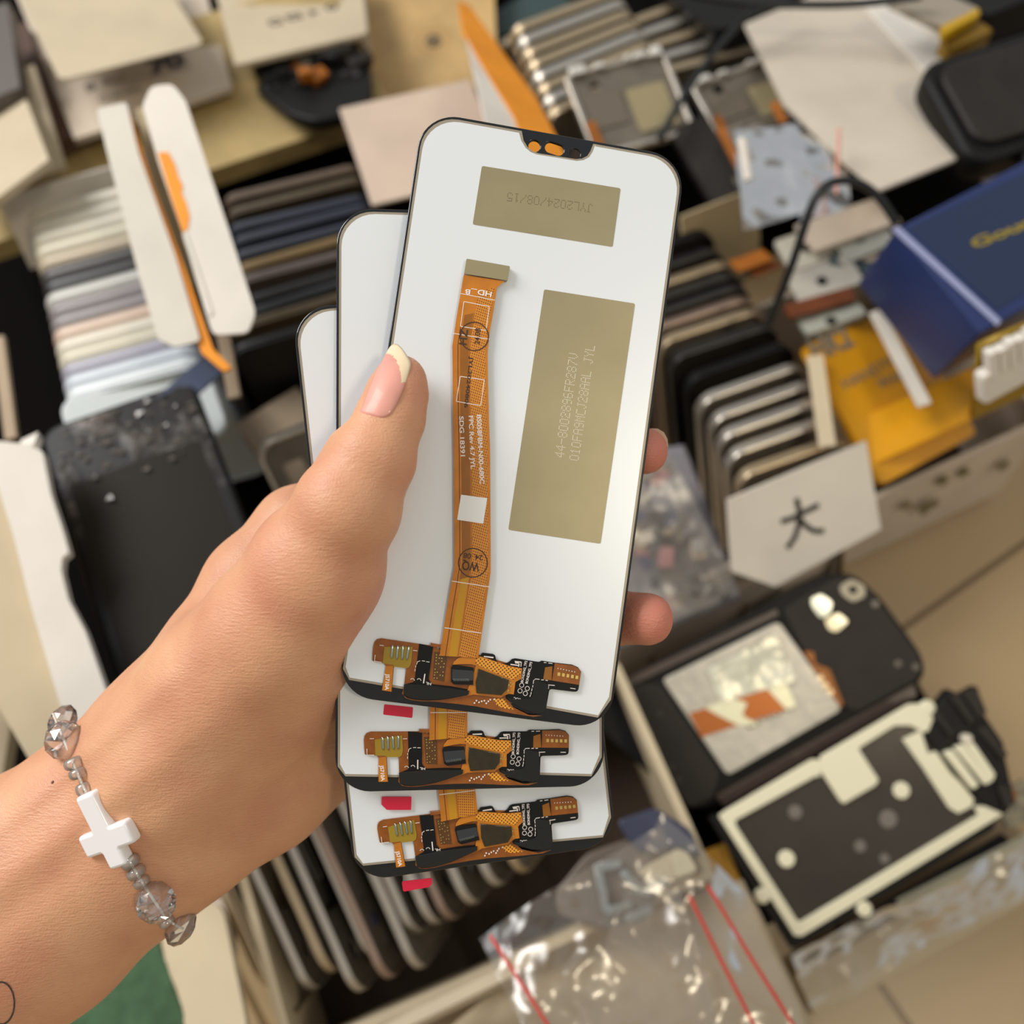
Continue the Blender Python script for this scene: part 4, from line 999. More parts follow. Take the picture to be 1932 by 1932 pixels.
part_text(wb, 'printed_text', 'Bay', (196, 160), (240, 148), C_PRINT, h=.006)
part_poly(wb, 'tick_box', [(160, 160), (176, 155), (181, 168), (164, 174)], 0, .0002, C_PRINT)
part_text(wb, 'printed_text', 'Quantity', (188, 193), (270, 170), C_PRINT, h=.006)
part_text(wb, 'marker_number', '70', (284, 140), (352, 122), C_INK, h=.017, bold=.06)
slab('box_flap', None, None, D(112, 152, .575), D(385, 82, .60), D(20, -40, .64), C_CREAM, .0012, r=.006, parent=wb)
wb2 = thing('white_box', 'carton with small printed symbols above the bundle of black parts', 'box', FR(D(440, 122, .615), D(690, 62, .64), D(405, 0, .67)))
part_poly(wb2, 'box_front', [(443, 122), (695, 62), (680, -70), (395, -60)], -.004, 0, C_CREAM, .005, .001)
for i, (x, y) in enumerate(((520, 42), (555, 32), (590, 24), (625, 14))):
    pz = [hit_plane(wb2.matrix_world, x, y)][0]
    lp = [[circ(*pz, .005, 10), circ(*pz, .003, 10)], [rr(pz[0]-.005, pz[1]-.004, pz[0]+.005, pz[1]+.004, .001), rr(pz[0]-.003, pz[1]-.002, pz[0]+.003, pz[1]+.002, .0005)], [circ(*pz, .0045, 3)], [circ(*pz, .005, 5), circ(*pz, .0025, 5)]][i]
    link('printed_symbol', multi2([lp], .0001, .0003), C_INK, wb2)
part_text(wb2, 'printed_text', 'Quantity', (468, 12), (545, -8), C_PRINT, h=.006)
# bundle of black salvaged parts
bn = thing('parts_bundle', 'bundle of black and orange salvaged phone parts on the shelf', 'parts bundle', FR(D(480, 140, .63), D(690, 80, .65), D(520, 210, .60)))
part_poly(bn, 'black_wrap', [(478, 150), (520, 100), (690, 70), (700, 150), (690, 195), (640, 205), (590, 215), (540, 200)], -.012, -.004, C_BLK, .006, .002)
bn2 = random.Random(5)
for i in range(34):
    x, y = bn2.uniform(0, .07), bn2.uniform(-.012, .028)
    x += y*.3
    w_, h_ = bn2.uniform(.008, .022), bn2.uniform(.005, .012)
    m_ = bn2.choice([C_BLK, C_BLK, C_BLK2, C_GUN, C_PLATE, C_BLK, C_FLEX])
    o = poly('salvaged_part', rr(-w_/2, -h_/2, w_/2, h_/2, .002), -.004, .004, m_, bn, .001)
    o.matrix_local = Matrix.Translation((x, y, bn2.uniform(-.008, .004))) @ Matrix.Rotation(bn2.uniform(-.9, .9), 4, 'Z') @ Matrix.Rotation(bn2.uniform(-.5, .5), 4, 'X')
# wooden panel and envelope
wp = thing('wooden_board', 'pale wooden panel with a knot standing in the upper middle', 'panel', FR(D(700, 260, .66), D(938, 250, .66), D(672, -60, .74)))
part_poly(wp, 'panel_face', [(700, 262), (945, 262), (930, -60), (665, -60)], -.015, 0, mat('honey_wood', S(196, 162, 108, 1.0), .55, noise=.25, nscale=30, bump=.2, bscale=300))
part_poly(wp, 'left_edge_strip', [(700, 262), (712, 262), (688, -60), (676, -60)], 0, .003, C_CREAM)
q_ = hit_plane(wp.matrix_world, 818, 78)
poly('knot', circ(*q_, .006, 16, .0075), 0, .0003, mat('knot_brown', S(105, 88, 60, 1), .6), wp)
poly('knot_ring', [circ(q_[0], q_[1], .012, 20, .013), circ(q_[0], q_[1], .0105, 20, .0115)], 0, .0002, mat('ring_brown', S(170, 130, 78, 1), .6), wp)
ev = thing('orange_envelope', 'orange edged white envelope standing between wood panel and metal frames', 'envelope', FR(D(868, 30, .60), D(1030, 240, .52), D(905, 20, .63)))
part_poly(ev, 'white_sheet', [(876, 60), (900, 100), (975, 225), (1005, 320), (935, 320), (905, 180)], -.001, 0, C_WHITE)
part_poly(ev, 'orange_sheet', [(864, 3), (885, 12), (930, 75), (1010, 185), (1085, 330), (1005, 330), (970, 225), (900, 110), (874, 62)], -.001, .0006, C_ORANGE)
# grey card behind the panels
slab('grey_card', 'blank greyish card divider rising behind the fanned panels', 'card', D(640, 205, .60), D(885, 150, .61), D(645, 400, .55), card('taupe_white_card', (196, 176, 158)), .0015, r=.001)
slab('kraft_card', 'narrow kraft strip right of the greyish card divider', 'card', D(885, 100, .62), D(925, 95, .62), D(930, 240, .60), C_KRAFT, .002)

# ------------------------------------------------------------------ left: tablets in a white carton
wc = thing('white_carton', 'white open carton holding the stack of pale tablet shells', 'box', FR(D(0, 350, .565), D(235, 300, .58), D(30, 640, .56)))
slab('back_wall', None, None, D(-5, 375, .556), D(250, 305, .58), D(15, 450, .575), C_WHITE, .002, parent=wc, h=.05)
shells = [('ivory', S(215, 208, 190)), ('ivory', S(222, 215, 198)), ('ivory', S(208, 200, 180)), ('cream', S(205, 198, 176)), ('champagne', S(180, 165, 140)), ('dark grey', S(60, 56, 54)), ('black', S(24, 22, 22)),
          ('light grey', S(190, 188, 182)), ('mauve grey', S(135, 128, 128)), ('mauve grey', S(150, 144, 146)), ('peach edged', S(205, 180, 160)), ('ivory', S(218, 212, 198)), ('cream', S(205, 200, 182)), ('lavender', S(160, 158, 172)), ('pale blue', S(196, 204, 212)), ('white', S(215, 222, 224))]
for i, (nm_, rgb) in enumerate(shells):
    t_ = i/(len(shells)-1)
    d = .545 - .055*t_; ax_, ay_ = 44 + 72*t_, 408 + 338*t_; dx = .072*F/d
    A, B = D(ax_, ay_, d), D(ax_ + dx*.965, ay_ - dx*.26, d + .004)
    C = D(ax_ + 40, ay_ + 200, d + .09)
    m_ = mat('shell_' + nm_.replace(' ', '_'), tuple(q*.74 for q in rgb), .45, .05, coat=.1)
    def mk(m_=m_):
        root = bpy.data.objects.new('tablet_shell', None); COL.objects.link(root)
        poly('shell', rr(-.036, 0, .036, .12, .009, 8), -.0038, .0028, m_, root, .0016)
        poly('rear_rim', [rr(-.0355, .0005, .0355, .1195, .009, 8), rr(-.0335, .0025, .0335, .1175, .007, 8)], .0028, .0042, m_, root, .0004)
        return root
    put(('shell', nm_), mk, '%s tablet shell, %s from the back of the white carton' % (nm_, ORD[i]), 'tablet shell', FRM(A, B, C), 'tablet shells stacked in the white carton')
# white divider card with orange patch, and its neighbour
dv = slab('white_divider', 'tall white card with rounded ends and a torn orange patch', 'card', D(268, 175, .455), D(345, 155, .457), D(395, 640, .425), C_WHITE, .0014, r=.012, w=.0215)
M = dv.matrix_world; w0 = max(v.co.x for v in dv.data.vertices)
me0 = poly_mesh([rnd([hit_plane(M, *p) for p in [(268, 200), (285, 162), (325, 158), (350, 190), (430, 430), (482, 590), (468, 628), (402, 632), (385, 580), (345, 440), (300, 310)]], .003)], -.0014, 0)
dv.data = me0; me0.materials.append(C_WHITE)
part_poly(dv, 'orange_patch', [(298, 288), (318, 288), (330, 310), (337, 335), (345, 350), (343, 365), (352, 385), (358, 410), (354, 433), (345, 438), (322, 368)], 0, .0004, C_ORANGE)
part_poly(dv, 'folded_edge', [(345, 445), (352, 440), (402, 590), (396, 598)], -.004, .0006, C_WHITE)
d2_ = thing('card_sleeve', 'long pale grey cardboard sleeve end leaning over the tablet shells', 'card sleeve', FR(D(185, 210, .46), D(240, 195, .462), D(300, 640, .43)))
part_poly(d2_, 'sleeve_face', [(182, 205), (238, 192), (262, 290), (330, 480), (378, 642), (330, 655), (298, 640), (262, 520), (205, 300)], -.0015, 0, card('pale_grey_sleeve', (214, 208, 196)), .002)
part_poly(d2_, 'orange_lining', [(233, 200), (242, 205), (285, 340), (345, 500), (400, 655), (435, 690), (420, 698), (378, 662), (330, 500), (270, 330)], -.004, -.0018, C_ORANGE, .001)
slab('card_strip', 'thin tan card strip in the gap behind the rounded white divider', 'card', D(255, 205, .475), D(290, 195, .475), D(400, 600, .45), C_KRAFT, .002, h=.10, w=.009)
slab('dark_divider', 'dark card in the gap between sleeve and rounded white divider', 'card', D(268, 290, .485), D(305, 280, .485), D(420, 640, .46), C_BLK2, .002, h=.105, w=.011)
slab('card_strip', 'thin tan card edge emerging below the rounded white divider', 'card', D(395, 600, .47), D(425, 592, .47), D(465, 760, .455), C_TAUPE, .002, w=.006, h=.045)
# cases behind the panels (blue, gold, brown)
cases = [((415, 375), (620, 325), 'taupe', S(120, 100, 82), 34), ((425, 400), (625, 348), 'brown', S(98, 82, 58), 30), ((432, 428), (628, 383), 'navy', S(48, 58, 76), 20), ((446, 450), (628, 402), 'navy', S(45, 54, 70), 20), ((452, 477), (630, 430), 'navy', S(42, 52, 68), 20),
         ((462, 500), (630, 450), 'gold', S(150, 122, 72), 16), ((470, 522), (632, 478), 'mauve grey', S(118, 104, 98), 14), ((478, 560), (634, 512), 'black', S(20, 17, 16), 14), ((485, 582), (634, 530), 'midnight blue', S(30, 34, 42), 14), ((488, 602), (600, 566), 'bronze', S(110, 92, 64), 14), ((495, 640), (600, 606), 'black', S(22, 18, 16), 14)]
for i, (a, b_, nm_, rgb, _) in enumerate(cases):
    d = .57 - .006*i
    A, B = D(*a, d), D(b_[0] + 60, b_[1] - 15, d + .003)
    C = D(a[0] + 30, a[1] + 160, d + .06)
    m_ = mat('case_' + nm_.replace(' ', '_'), tuple(q*.45 for q in rgb), .55, noise=.15, nscale=60)
    M = FR(A, B, C)
    def mk(m_=m_):
        root = bpy.data.objects.new('phone_case', None); COL.objects.link(root)
        poly('case_shell', rr(-.042, 0, .042, .11, .008, 6), -.003, .0015, m_, root, .0012)
        poly('case_lip', [rr(-.0415, .0005, .0415, .1095, .008, 6), rr(-.039, .003, .039, .107, .006, 6)], .0015, .003, m_, root, .0004)
        return root
    put(('case', nm_), mk, '%s phone case, %s behind the two rear panels' % (nm_, ORD[i]), 'phone case', FRM(A, B, C), 'phone cases in the row behind the panels')
o = put(('dev', 'sil'), None, 'pale phone frame with empty middle standing left of the rear panel', 'phone frame', FRM(D(500, 830, .50), D(680, 760, .505), D(560, 1000, .53)))
slab('tan_box', 'tan carton wall behind the pale phone frame left of the rear panel', 'box', D(445, 800, .53), D(560, 730, .54), D(520, 960, .51), C_TAUPE, .02)
slab('blue_light_part', 'small glossy blue device corner in the dark gap left of the rear panel', 'device part', D(515, 705, .55), D(560, 690, .55), D(520, 725, .545), mat('glossy_light_blue', S(110, 150, 205, 1), .2, coat=.6), .006, r=.003)
slab('dark_blue_part', 'dark slate device corner in the gap above the glossy blue one', 'device part', D(495, 665, .55), D(560, 645, .55), D(500, 690, .545), mat('slate_part', S(60, 70, 82, 1), .3), .006, r=.003)

# ------------------------------------------------------------------ left: cracked phone
ph = thing('cracked_phone', 'black phone with shattered glass standing left behind the wrist', 'phone', FR(D(72, 812, .455), D(362, 712, .470), D(262, 1420, .400)))
Mp = ph.matrix_world; wp_ = (D(72, 812, .455) - D(362, 712, .470)).length; hp_ = (Mp.inverted() @ D(262, 1420, .400)).y
poly('phone_body', rr(0, 0, wp_, hp_, .009), -.008, -.0006, C_BLK, ph, .0015)
crk = mat('shattered_glass', (.008, .007, .006), .35, spec=.3)
nt = crk.node_tree; b = nt.nodes['Principled BSDF']; t = nt.nodes.new('ShaderNodeTexCoord')
vo = nt.nodes.new('ShaderNodeTexVoronoi'); vo.inputs['Scale'].default_value = 210; nt.links.new(t.outputs['Object'], vo.inputs[0])
nz = nt.nodes.new('ShaderNodeTexNoise'); nz.inputs['Scale'].default_value = 32; nz.inputs['Detail'].default_value = 5; nt.links.new(t.outputs['Object'], nz.inputs[0])
sx = nt.nodes.new('ShaderNodeSeparateXYZ'); nt.links.new(t.outputs['Object'], sx.inputs[0])
mY = nt.nodes.new('ShaderNodeMapRange'); mY.inputs[1].default_value = .075; mY.inputs[2].default_value = .02; nt.links.new(sx.outputs['Y'], mY.inputs[0])
nm1 = nt.nodes.new('ShaderNodeMapRange'); nm1.inputs[1].default_value = .48; nm1.inputs[2].default_value = .62; nt.links.new(nz.outputs[0], nm1.inputs[0])
mu = nt.nodes.new('ShaderNodeMath'); mu.operation = 'MULTIPLY'; nt.links.new(nm1.outputs[0], mu.inputs[0]); nt.links.new(mY.outputs[0], mu.inputs[1])
vr = nt.nodes.new('ShaderNodeMapRange'); vr.inputs[1].default_value = 0; vr.inputs[2].default_value = 1; nt.links.new(vo.outputs['Color'], vr.inputs[0])
mu2 = nt.nodes.new('ShaderNodeMath'); mu2.operation = 'MULTIPLY'; nt.links.new(mu.outputs[0], mu2.inputs[0]); nt.links.new(vr.outputs[0], mu2.inputs[1])
mx = nt.nodes.new('ShaderNodeMix'); mx.data_type = 'RGBA'; mx.inputs[6].default_value = (.010, .008, .006, 1); mx.inputs[7].default_value = (.20, .17, .15, 1)
nt.links.new(mu2.outputs[0], mx.inputs[0]); nt.links.new(mx.outputs[2], b.inputs['Base Color'])
bp = nt.nodes.new('ShaderNodeBump'); bp.inputs['Strength'].default_value = .8; bp.inputs['Distance'].default_value = .002
nt.links.new(mu2.outputs[0], bp.inputs['Height']); nt.links.new(bp.outputs[0], b.inputs['Normal'])
poly('cracked_glass', rr(.002, .002, wp_ - .002, hp_ - .002, .008), -.0006, 0, crk, ph)
poly('screen_area', rr(.007, .034, wp_ - .006, hp_ - .012, .002), 0, .0002, mat('dead_screen', (.014, .010, .006), .55, spec=.2), ph)
sr = random.Random(11); v, f = [], []
for i in range(60):     # loose glass splinters
    x = sr.uniform(.004, wp_ - .004); y = abs(sr.gauss(0, .018)) + .002 if sr.random() < .6 else sr.uniform(.002, .06)
    if y > .04 and x < wp_*.6: continue
    s_ = sr.uniform(.0008, .0028); a = sr.uniform(0, 6.3); k = len(v); z_ = sr.uniform(.0004, .0022)
    for j in range(3): v.append((x + s_*math.cos(a + j*2.1), y + s_*.6*math.sin(a + j*2.1), z_ + sr.uniform(-.0006, .0008)))
    f.append((k, k+1, k+2))
o = mesh_obj('glass_splinters', v, f, mat('splinter_glass', S(95, 86, 78, 1), .25, coat=.4), ph); o['kind'] = 'stuff'
# torn white box edge and what lies beside
tw = thing('torn_white_box', 'torn white cardboard box edge left of the cracked phone', 'box', FR(D(0, 830, .42), D(78, 850, .42), D(170, 1400, .385)))
part_poly(tw, 'box_edge', [(-40, 828), (52, 838), (80, 852), (95, 930), (118, 1000), (130, 1043), (117, 1052), (115, 1075), (128, 1130), (160, 1190), (178, 1240), (215, 1345), (240, 1420), (150, 1420), (118, 1345), (60, 1150), (25, 1010), (-10, 900)], -.006, 0, C_WHITE, .001)
part_poly(tw, 'outer_face', [(-90, 830), (0, 835), (25, 1010), (60, 1150), (118, 1345), (150, 1425), (60, 1460), (-90, 1200)], -.03, -.006, C_BEIGE)
slab('orange_box', 'orange box side behind the torn white edge at the left', 'box', D(-60, 1040, .46), D(30, 1060, .46), D(20, 1370, .43), C_ORANGE, .01, w=.05)
slab('beige_box', 'grey beige carton wall above the wrist at the left edge', 'box', D(-120, 1240, .50), D(40, 1240, .50), D(-60, 1480, .48), C_BEIGE, .01)
slab('metal_strip', 'slim brownish metal strip in the dark gap above the torn box', 'strip', D(-20, 640, .50), D(5, 632, .50), D(72, 810, .48), C_TAUPE, .003, w=.006)
slab('white_strip', 'narrow white strip where torn box and cracked phone meet', 'strip', D(40, 830, .43), D(72, 815, .43), D(50, 845, .42), C_WHITE, .004)
slab('slate_card', 'slate blue card edge leaning right of the pale tablet shells', 'card', D(400, 660, .475), D(432, 690, .475), D(455, 800, .47), mat('slate_blue_card', S(70, 80, 105, 1), .5), .003, w=.012, h=.035)
slab('white_phone_back', 'white glossy phone back behind the cracked phone', 'phone', D(108, 758, .487), D(385, 672, .50), D(160, 900, .48), mat('pale_blue_white_shell', S(205, 212, 212, 1), .3, coat=.3), .006, r=.008, bevel=.001)

# ------------------------------------------------------------------ bottom middle: frames standing on their long edge
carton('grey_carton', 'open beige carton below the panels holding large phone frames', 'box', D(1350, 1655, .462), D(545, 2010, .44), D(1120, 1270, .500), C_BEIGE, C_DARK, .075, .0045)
fr = [(523, 1895, 'champ'), (560, 1950, 'champ'), (604, 1902, 'sil'), (640, 1868, 'champ'), (693, 1905, 'sil'), (722, 1838, 'gun'), (748, 1880, 'rose'), (806, 1862, 'sil'), (775, 1768, 'champ'), (800, 1795, 'sil'), (836, 1778, 'sil'), (866, 1770, 'rose'), (905, 1740, 'sil'), (952, 1705, 'sil'), (1000, 1680, 'champ')]
for i, (x, y, k) in enumerate(fr):
    d = .452 + .002*(i % 3) + (.006 if 7 < i else 0)
    q = Vector(D(x - 18, y - 20, d)); top = Vector(D(x - 18 - 200, y - 20 - 450, d + .02)); short = Vector(D(x + 95, y + 20, d + .052))
    yv = (top - q).normalized(); xv = short - q; xv = (xv - yv*xv.dot(yv)).normalized()
    M = FR(q, q + xv*.067, top); 
    # origin must sit mid short edge, y runs up the long edge
    M.translation = q + xv*.0335
    key = ('big', k)
    def mk(k=k): return device('large_phone_chassis', *DEV[k], w=.067, h=.142, t=.0045, r=.013, hole=True, rimw=.0022)
    if i == 5:
        def mk(k=k):
            r_ = device('large_phone_chassis', C_SIL, C_GUN, w=.067, h=.142, t=.005, r=.013, hole=False)
            poly('rear_cover', rr(-.032, .002, .032, .14, .012), .0005, .0027, mat('grey_rear_cover', S(112, 106, 98, 1), .4), r_, .0005)
            poly('camera_lens', circ(-.018, .016, .0035), .0027, .0034, mat('violet_lens', S(70, 66, 110, 1), .1, coat=1), r_, .0004)
            return r_
        key = ('big', 'covered')
    put(key, mk, '%s large phone frame, %s from the left in the carton below the panels' % ('covered grey' if i == 5 else WORD[k], ORD[i]), 'phone frame', M, 'large phone frames on edge in the lower carton')
slab('beige_wall', 'broad beige box wall beneath the wrist beside the green cloth', 'box', D(300, 1745, .455), D(415, 1690, .455), D(400, 2000, .42), C_BEIGE, .004, r=.01)
slab('grey_wall', 'darker beige tray wall between broad box wall and large frames', 'box', D(385, 1700, .47), D(430, 1690, .47), D(540, 1960, .435), C_GREY, .01, w=.03)

# green cloth
def sheet(name, label, cat, TL, TR, BR, BL, m, amp=.003, n=40, seed=0, sc=22, thick=0, parent=None, two=False):
    TL, TR, BR, BL = [Vector(p) for p in (TL, TR, BR, BL)]
    from mathutils import noise as mn
    nrm = (TR - TL).cross(BL - TL).normalized(); nrm = nrm if nrm.dot(CLOC - TL) > 0 else -nrm
    v, f = [], []
    for j in range(n + 1):
        for i in range(n + 1):
            u, w_ = i/n, j/n; p = (TL*(1-u) + TR*u)*(1-w_) + (BL*(1-u) + BR*u)*w_
            h_ = mn.fractal(p*sc + Vector((seed, 0, 0)), .9, 2, 4)
            r_ = abs(mn.noise(p*sc*1.7 + Vector((0, seed, 3))))
            v.append(p + nrm*amp*(h_ + (.6 - r_)*1.0))
    for j in range(n):
        for i in range(n): a = j*(n+1) + i; f.append((a, a+1, a+n+2, a+n+1))
    o = mesh_obj(name, v, f, m, None, smooth=True)
    if thick:
        so = o.modifiers.new('thickness', 'SOLIDIFY'); so.thickness = thick
    if parent is not None: o.parent = parent; o.matrix_parent_inverse = parent.matrix_world.inverted()
    if label: tag(o, label, cat)
    return o
sheet('green_cloth', 'crumpled green cloth in the bottom left corner under the forearm', 'cloth', D(20, 1820, .46), D(290, 1740, .46), D(380, 2010, .42), D(20, 2010, .42), C_GREEN, .004, 50, 2, 30, .0015)

# ------------------------------------------------------------------ right bottom: opened phone, display plate
sup = block('black_case', 'flat black case underneath the opened phone and display plate', 'case', Z(1250, 1430, .03), Z(1700, 1240, .03), Z(1500, 1720, .03), C_MATTBLK, .034)
A_, B_, C_ = D(1128, 1290, .512), D(1560, 1072, .515), D(1305, 1545, .505)
op = thing('opened_phone', 'opened black phone showing silver battery and twin camera windows', 'phone', FR(A_, B_, C_))
MO = op.matrix_world
oc = lambda pts: [hit_plane(MO, 1100 + a/3.02, 1050 + b/3.02) for a, b in pts]
body = rnd(oc([(-60, 860), (1380, 100), (1540, 90), (1700, 230), (1940, 560), (1960, 680), (1850, 790), (740, 1440), (600, 1440), (560, 1400)]), .006)
poly('phone_body', body, -.010, -.001, C_BLK, op, .0015)
poly('upper_cover', rnd(oc([(1130, 300), (1420, 130), (1530, 105), (1600, 150), (1930, 580), (1900, 700), (1560, 890), (1490, 860), (1250, 530)]), .004), -.001, .0008, C_BLK2, op, .0005)
poly('side_rail', oc([(200, 720), (1100, 300), (1110, 330), (260, 740)]), -.001, .001, mat('brown_black_rail', S(75, 62, 55, 1), .35), op)
poly('side_rail', oc([(760, 1360), (1880, 730), (1900, 790), (800, 1420)]), -.001, .0012, mat('brown_black_rail', S(75, 62, 55, 1), .35), op)
poly('lower_board', rnd(oc([(200, 740), (440, 720), (780, 1230), (740, 1370), (600, 1430)]), .003), -.001, .0004, C_BLK2, op)
poly('battery', rnd(oc([(450, 700), (1110, 370), (1470, 870), (820, 1245)]), .003), -.001, .0022, C_BATT, op, .0006)
wr_ = sheet('foil_wrap', None, None, *[MO @ Vector((*p, .0032)) for p in oc([(700, 640), (1080, 440), (1210, 700), (780, 830)])], mat('crumpled_foil', S(225, 222, 200, 1), .3, .2), .002, 40, 4, 38, 0, op)
poly('copper_strip', oc([(600, 890), (1080, 740), (1150, 870), (670, 1025)]), .0023, .0026, C_COPP, op)
poly('shiny_patch', rnd(oc([(690, 860), (830, 800), (930, 830), (900, 900), (1000, 960), (880, 960), (760, 900)]), .001), .0026, .0031, mat('shiny_patch', S(235, 230, 195, 1), .25, .2), op, .0002)
poly('shiny_patch', rnd(oc([(1040, 750), (1150, 720), (1210, 850), (1150, 870)]), .001), .0026, .0031, mat('shiny_patch', S(235, 230, 195, 1), .25, .2), op, .0002)
poly('flex_connector', rnd(oc([(1250, 540), (1310, 540), (1320, 610), (1400, 640), (1480, 840), (1460, 860), (1380, 800), (1290, 690), (1300, 620)]), .001), .0008, .002, C_FLEX, op, .0003)
for i in range(3): poly('gold_contact', circ(*oc([(1345 + 28*i, 690 + 40*i)])[0], .0016), .002, .0023, C_CHAMP, op)
cmp_ = poly('camera_bezel', rnd(oc([(1450, 170), (1520, 125), (1600, 165), (1605, 230), (1530, 265), (1465, 220)]), .002), .0008, .0022, mat('bezel_grey', S(125, 120, 108, 1), .35, .4), op, .0004)
poly('camera_lens', circ(*oc([(1530, 190)])[0], .0022), .0022, .0025, C_BLK, cmp_)
poly('camera_window', rnd(oc([(1290, 240), (1350, 210), (1420, 260), (1400, 330), (1350, 355), (1300, 290)]), .0018), .0008, .002, mat('window_green_white', S(200, 205, 180, 1), .2, coat=.5), op, .0003)
poly('camera_window', rnd(oc([(1370, 360), (1450, 318), (1510, 370), (1440, 432), (1395, 420)]), .0018), .0008, .002, mat('window_warm_white', S(238, 222, 175, 1), .2, coat=.5), op, .0003)
for q in ((1890, 628), (1660, 270), (1790, 610)): poly('screw', circ(*oc([q])[0], .0018), .0008, .0013, C_GUN, op)
for q in ((435, 895), (500, 1200), (545, 1270)): poly('screw', circ(*oc([q])[0], .0016), .0004, .001, C_GUN, op)
part_text(op, 'battery_print', 'Li-ion', (1410, 1375), (1495, 1335), C_PRINT, .0023, .005)

A_, B_, C_ = D(1352, 1545, .488), D(1735, 1322, .492), D(1500, 1772, .482)
dp = thing('display_plate', 'dark display back plate with cream adhesive frame and black camera parts', 'display plate', FR(A_, B_, C_))
MD = dp.matrix_world
dc = lambda pts: [hit_plane(MD, 1292 + a/3.02, 1292 + b/3.02) for a, b in pts]
poly('back_plate', dc([(195, 750), (760, 440), (1280, 110), (1380, 150), (1420, 260), (1800, 710), (630, 1430)]), -.0025, -.0005, C_LCDB, dp)
poly('black_border', dc([(190, 740), (140, 760), (600, 1500), (640, 1500), (1760, 830), (1810, 720), (640, 1440)]), -.006, -.001, C_BLK, dp)
adh = [[(190, 745), (230, 715), (720, 425), (770, 425), (770, 520), (740, 520), (285, 770), (290, 800), (640, 1345), (660, 1345), (1670, 740), (1640, 690), (1700, 690), (1810, 700), (1800, 740), (660, 1430), (620, 1425)]]
poly('adhesive_frame', rnd(dc(adh[0]), .0006), -.0005, .0014, C_ADH, dp, .0004)
poly('adhesive_pad', rnd(dc([(770, 405), (1270, 110), (1350, 105), (1415, 130), (1400, 170), (1430, 250), (1350, 270), (1280, 230), (1190, 230), (985, 360), (1000, 385), (1100, 540), (1080, 570), (900, 675), (880, 660), (770, 490)]), .0008), -.0004, .0018, C_ADH, dp, .0004)
poly('adhesive_pad', rnd(dc([(1235, 310), (1340, 260), (1380, 390), (1430, 375), (1640, 650), (1630, 690), (1550, 730), (1500, 700), (1350, 470)]), .0008), -.0004, .0018, C_ADH, dp, .0004)
for x, y, r_ in ((578, 990, .0042), (1232, 600, .0042)): poly('cream_dot', circ(*dc([(x, y)])[0], r_), -.0004, .001, C_ADH, dp, .0003)
for x, y, r_ in ((1160, 765, .0045), (630, 725, .0035), (1140, 990, .0025), (1000, 920, .003)): poly('water_spot', circ(*dc([(x, y)])[0], r_), -.0005, -.0003, mat('pale_stain', S(115, 110, 104, 1), .3, .3), dp)
for x, y in ((440, 1200), (1020, 1275), (1380, 130)): poly('rubber_bump', circ(*dc([(x, y)])[0], .0038), -.002, .002, C_ADH, dp, .001)
hd = poly('camera_module', rnd(dc([(1360, 290), (1440, 100), (1500, 20), (1560, 60), (1660, 0), (1700, 170), (1810, 330), (1820, 420), (1870, 650), (1820, 740), (1700, 690), (1500, 500)]), .002), -.006, .002, C_BLK, dp, .001)
for a in ([(1400, 170), (1430, 150), (1520, 270), (1490, 290)], [(1490, 60), (1540, 40), (1640, 190), (1600, 220)], [(1560, 40), (1640, 10), (1700, 150), (1650, 190)], [(1640, 240), (1700, 230), (1820, 390), (1780, 420)], [(1760, 560), (1830, 570), (1860, 660), (1800, 700)]):
    poly('black_rib', dc(a), .002, .0045, C_BLK2, hd, .0005)
for a in ([(1450, 380), (1500, 360), (1650, 560), (1610, 585)], [(1510, 350), (1560, 330), (1720, 540), (1680, 560)], [(1560, 320), (1610, 310), (1740, 500), (1720, 545)]):
    poly('cream_rib', rnd(dc(a), .001), .002, .006, C_ADH, hd, .0006)
poly('clear_lens', circ(*dc([(1580, 300)])[0], .0026), .002, .0065, mat('lens_cream', S(220, 210, 190, 1), .15, coat=.8), hd, .0005)
poly('flex_tab', dc([(1800, 500), (1900, 620), (1890, 680), (1830, 600)]), -.003, -.001, C_FLEX, dp)
slab('display_strip', 'pale strip of a second display frame under the plate', 'display frame', D(1690, 1698, .53), D(1960, 1560, .53), D(1697, 1712, .525), C_ADH, .003, r=.001)
slab('black_phone_body', 'black frame of a second device showing below the display plate', 'device frame', D(1520, 1790, .535), D(1890, 1570, .535), D(1530, 1812, .53), C_BLK, .008, r=.002)
slab('tiny_parts', 'loose tiny grey and brown circuit part at the right edge', 'circuit part', D(1868, 1500, .535), D(1935, 1470, .535), D(1890, 1570, .53), mat('mottled_board', S(150, 140, 110, 1), .4, col2=S(70, 65, 50, 1), nscale=160), .004)

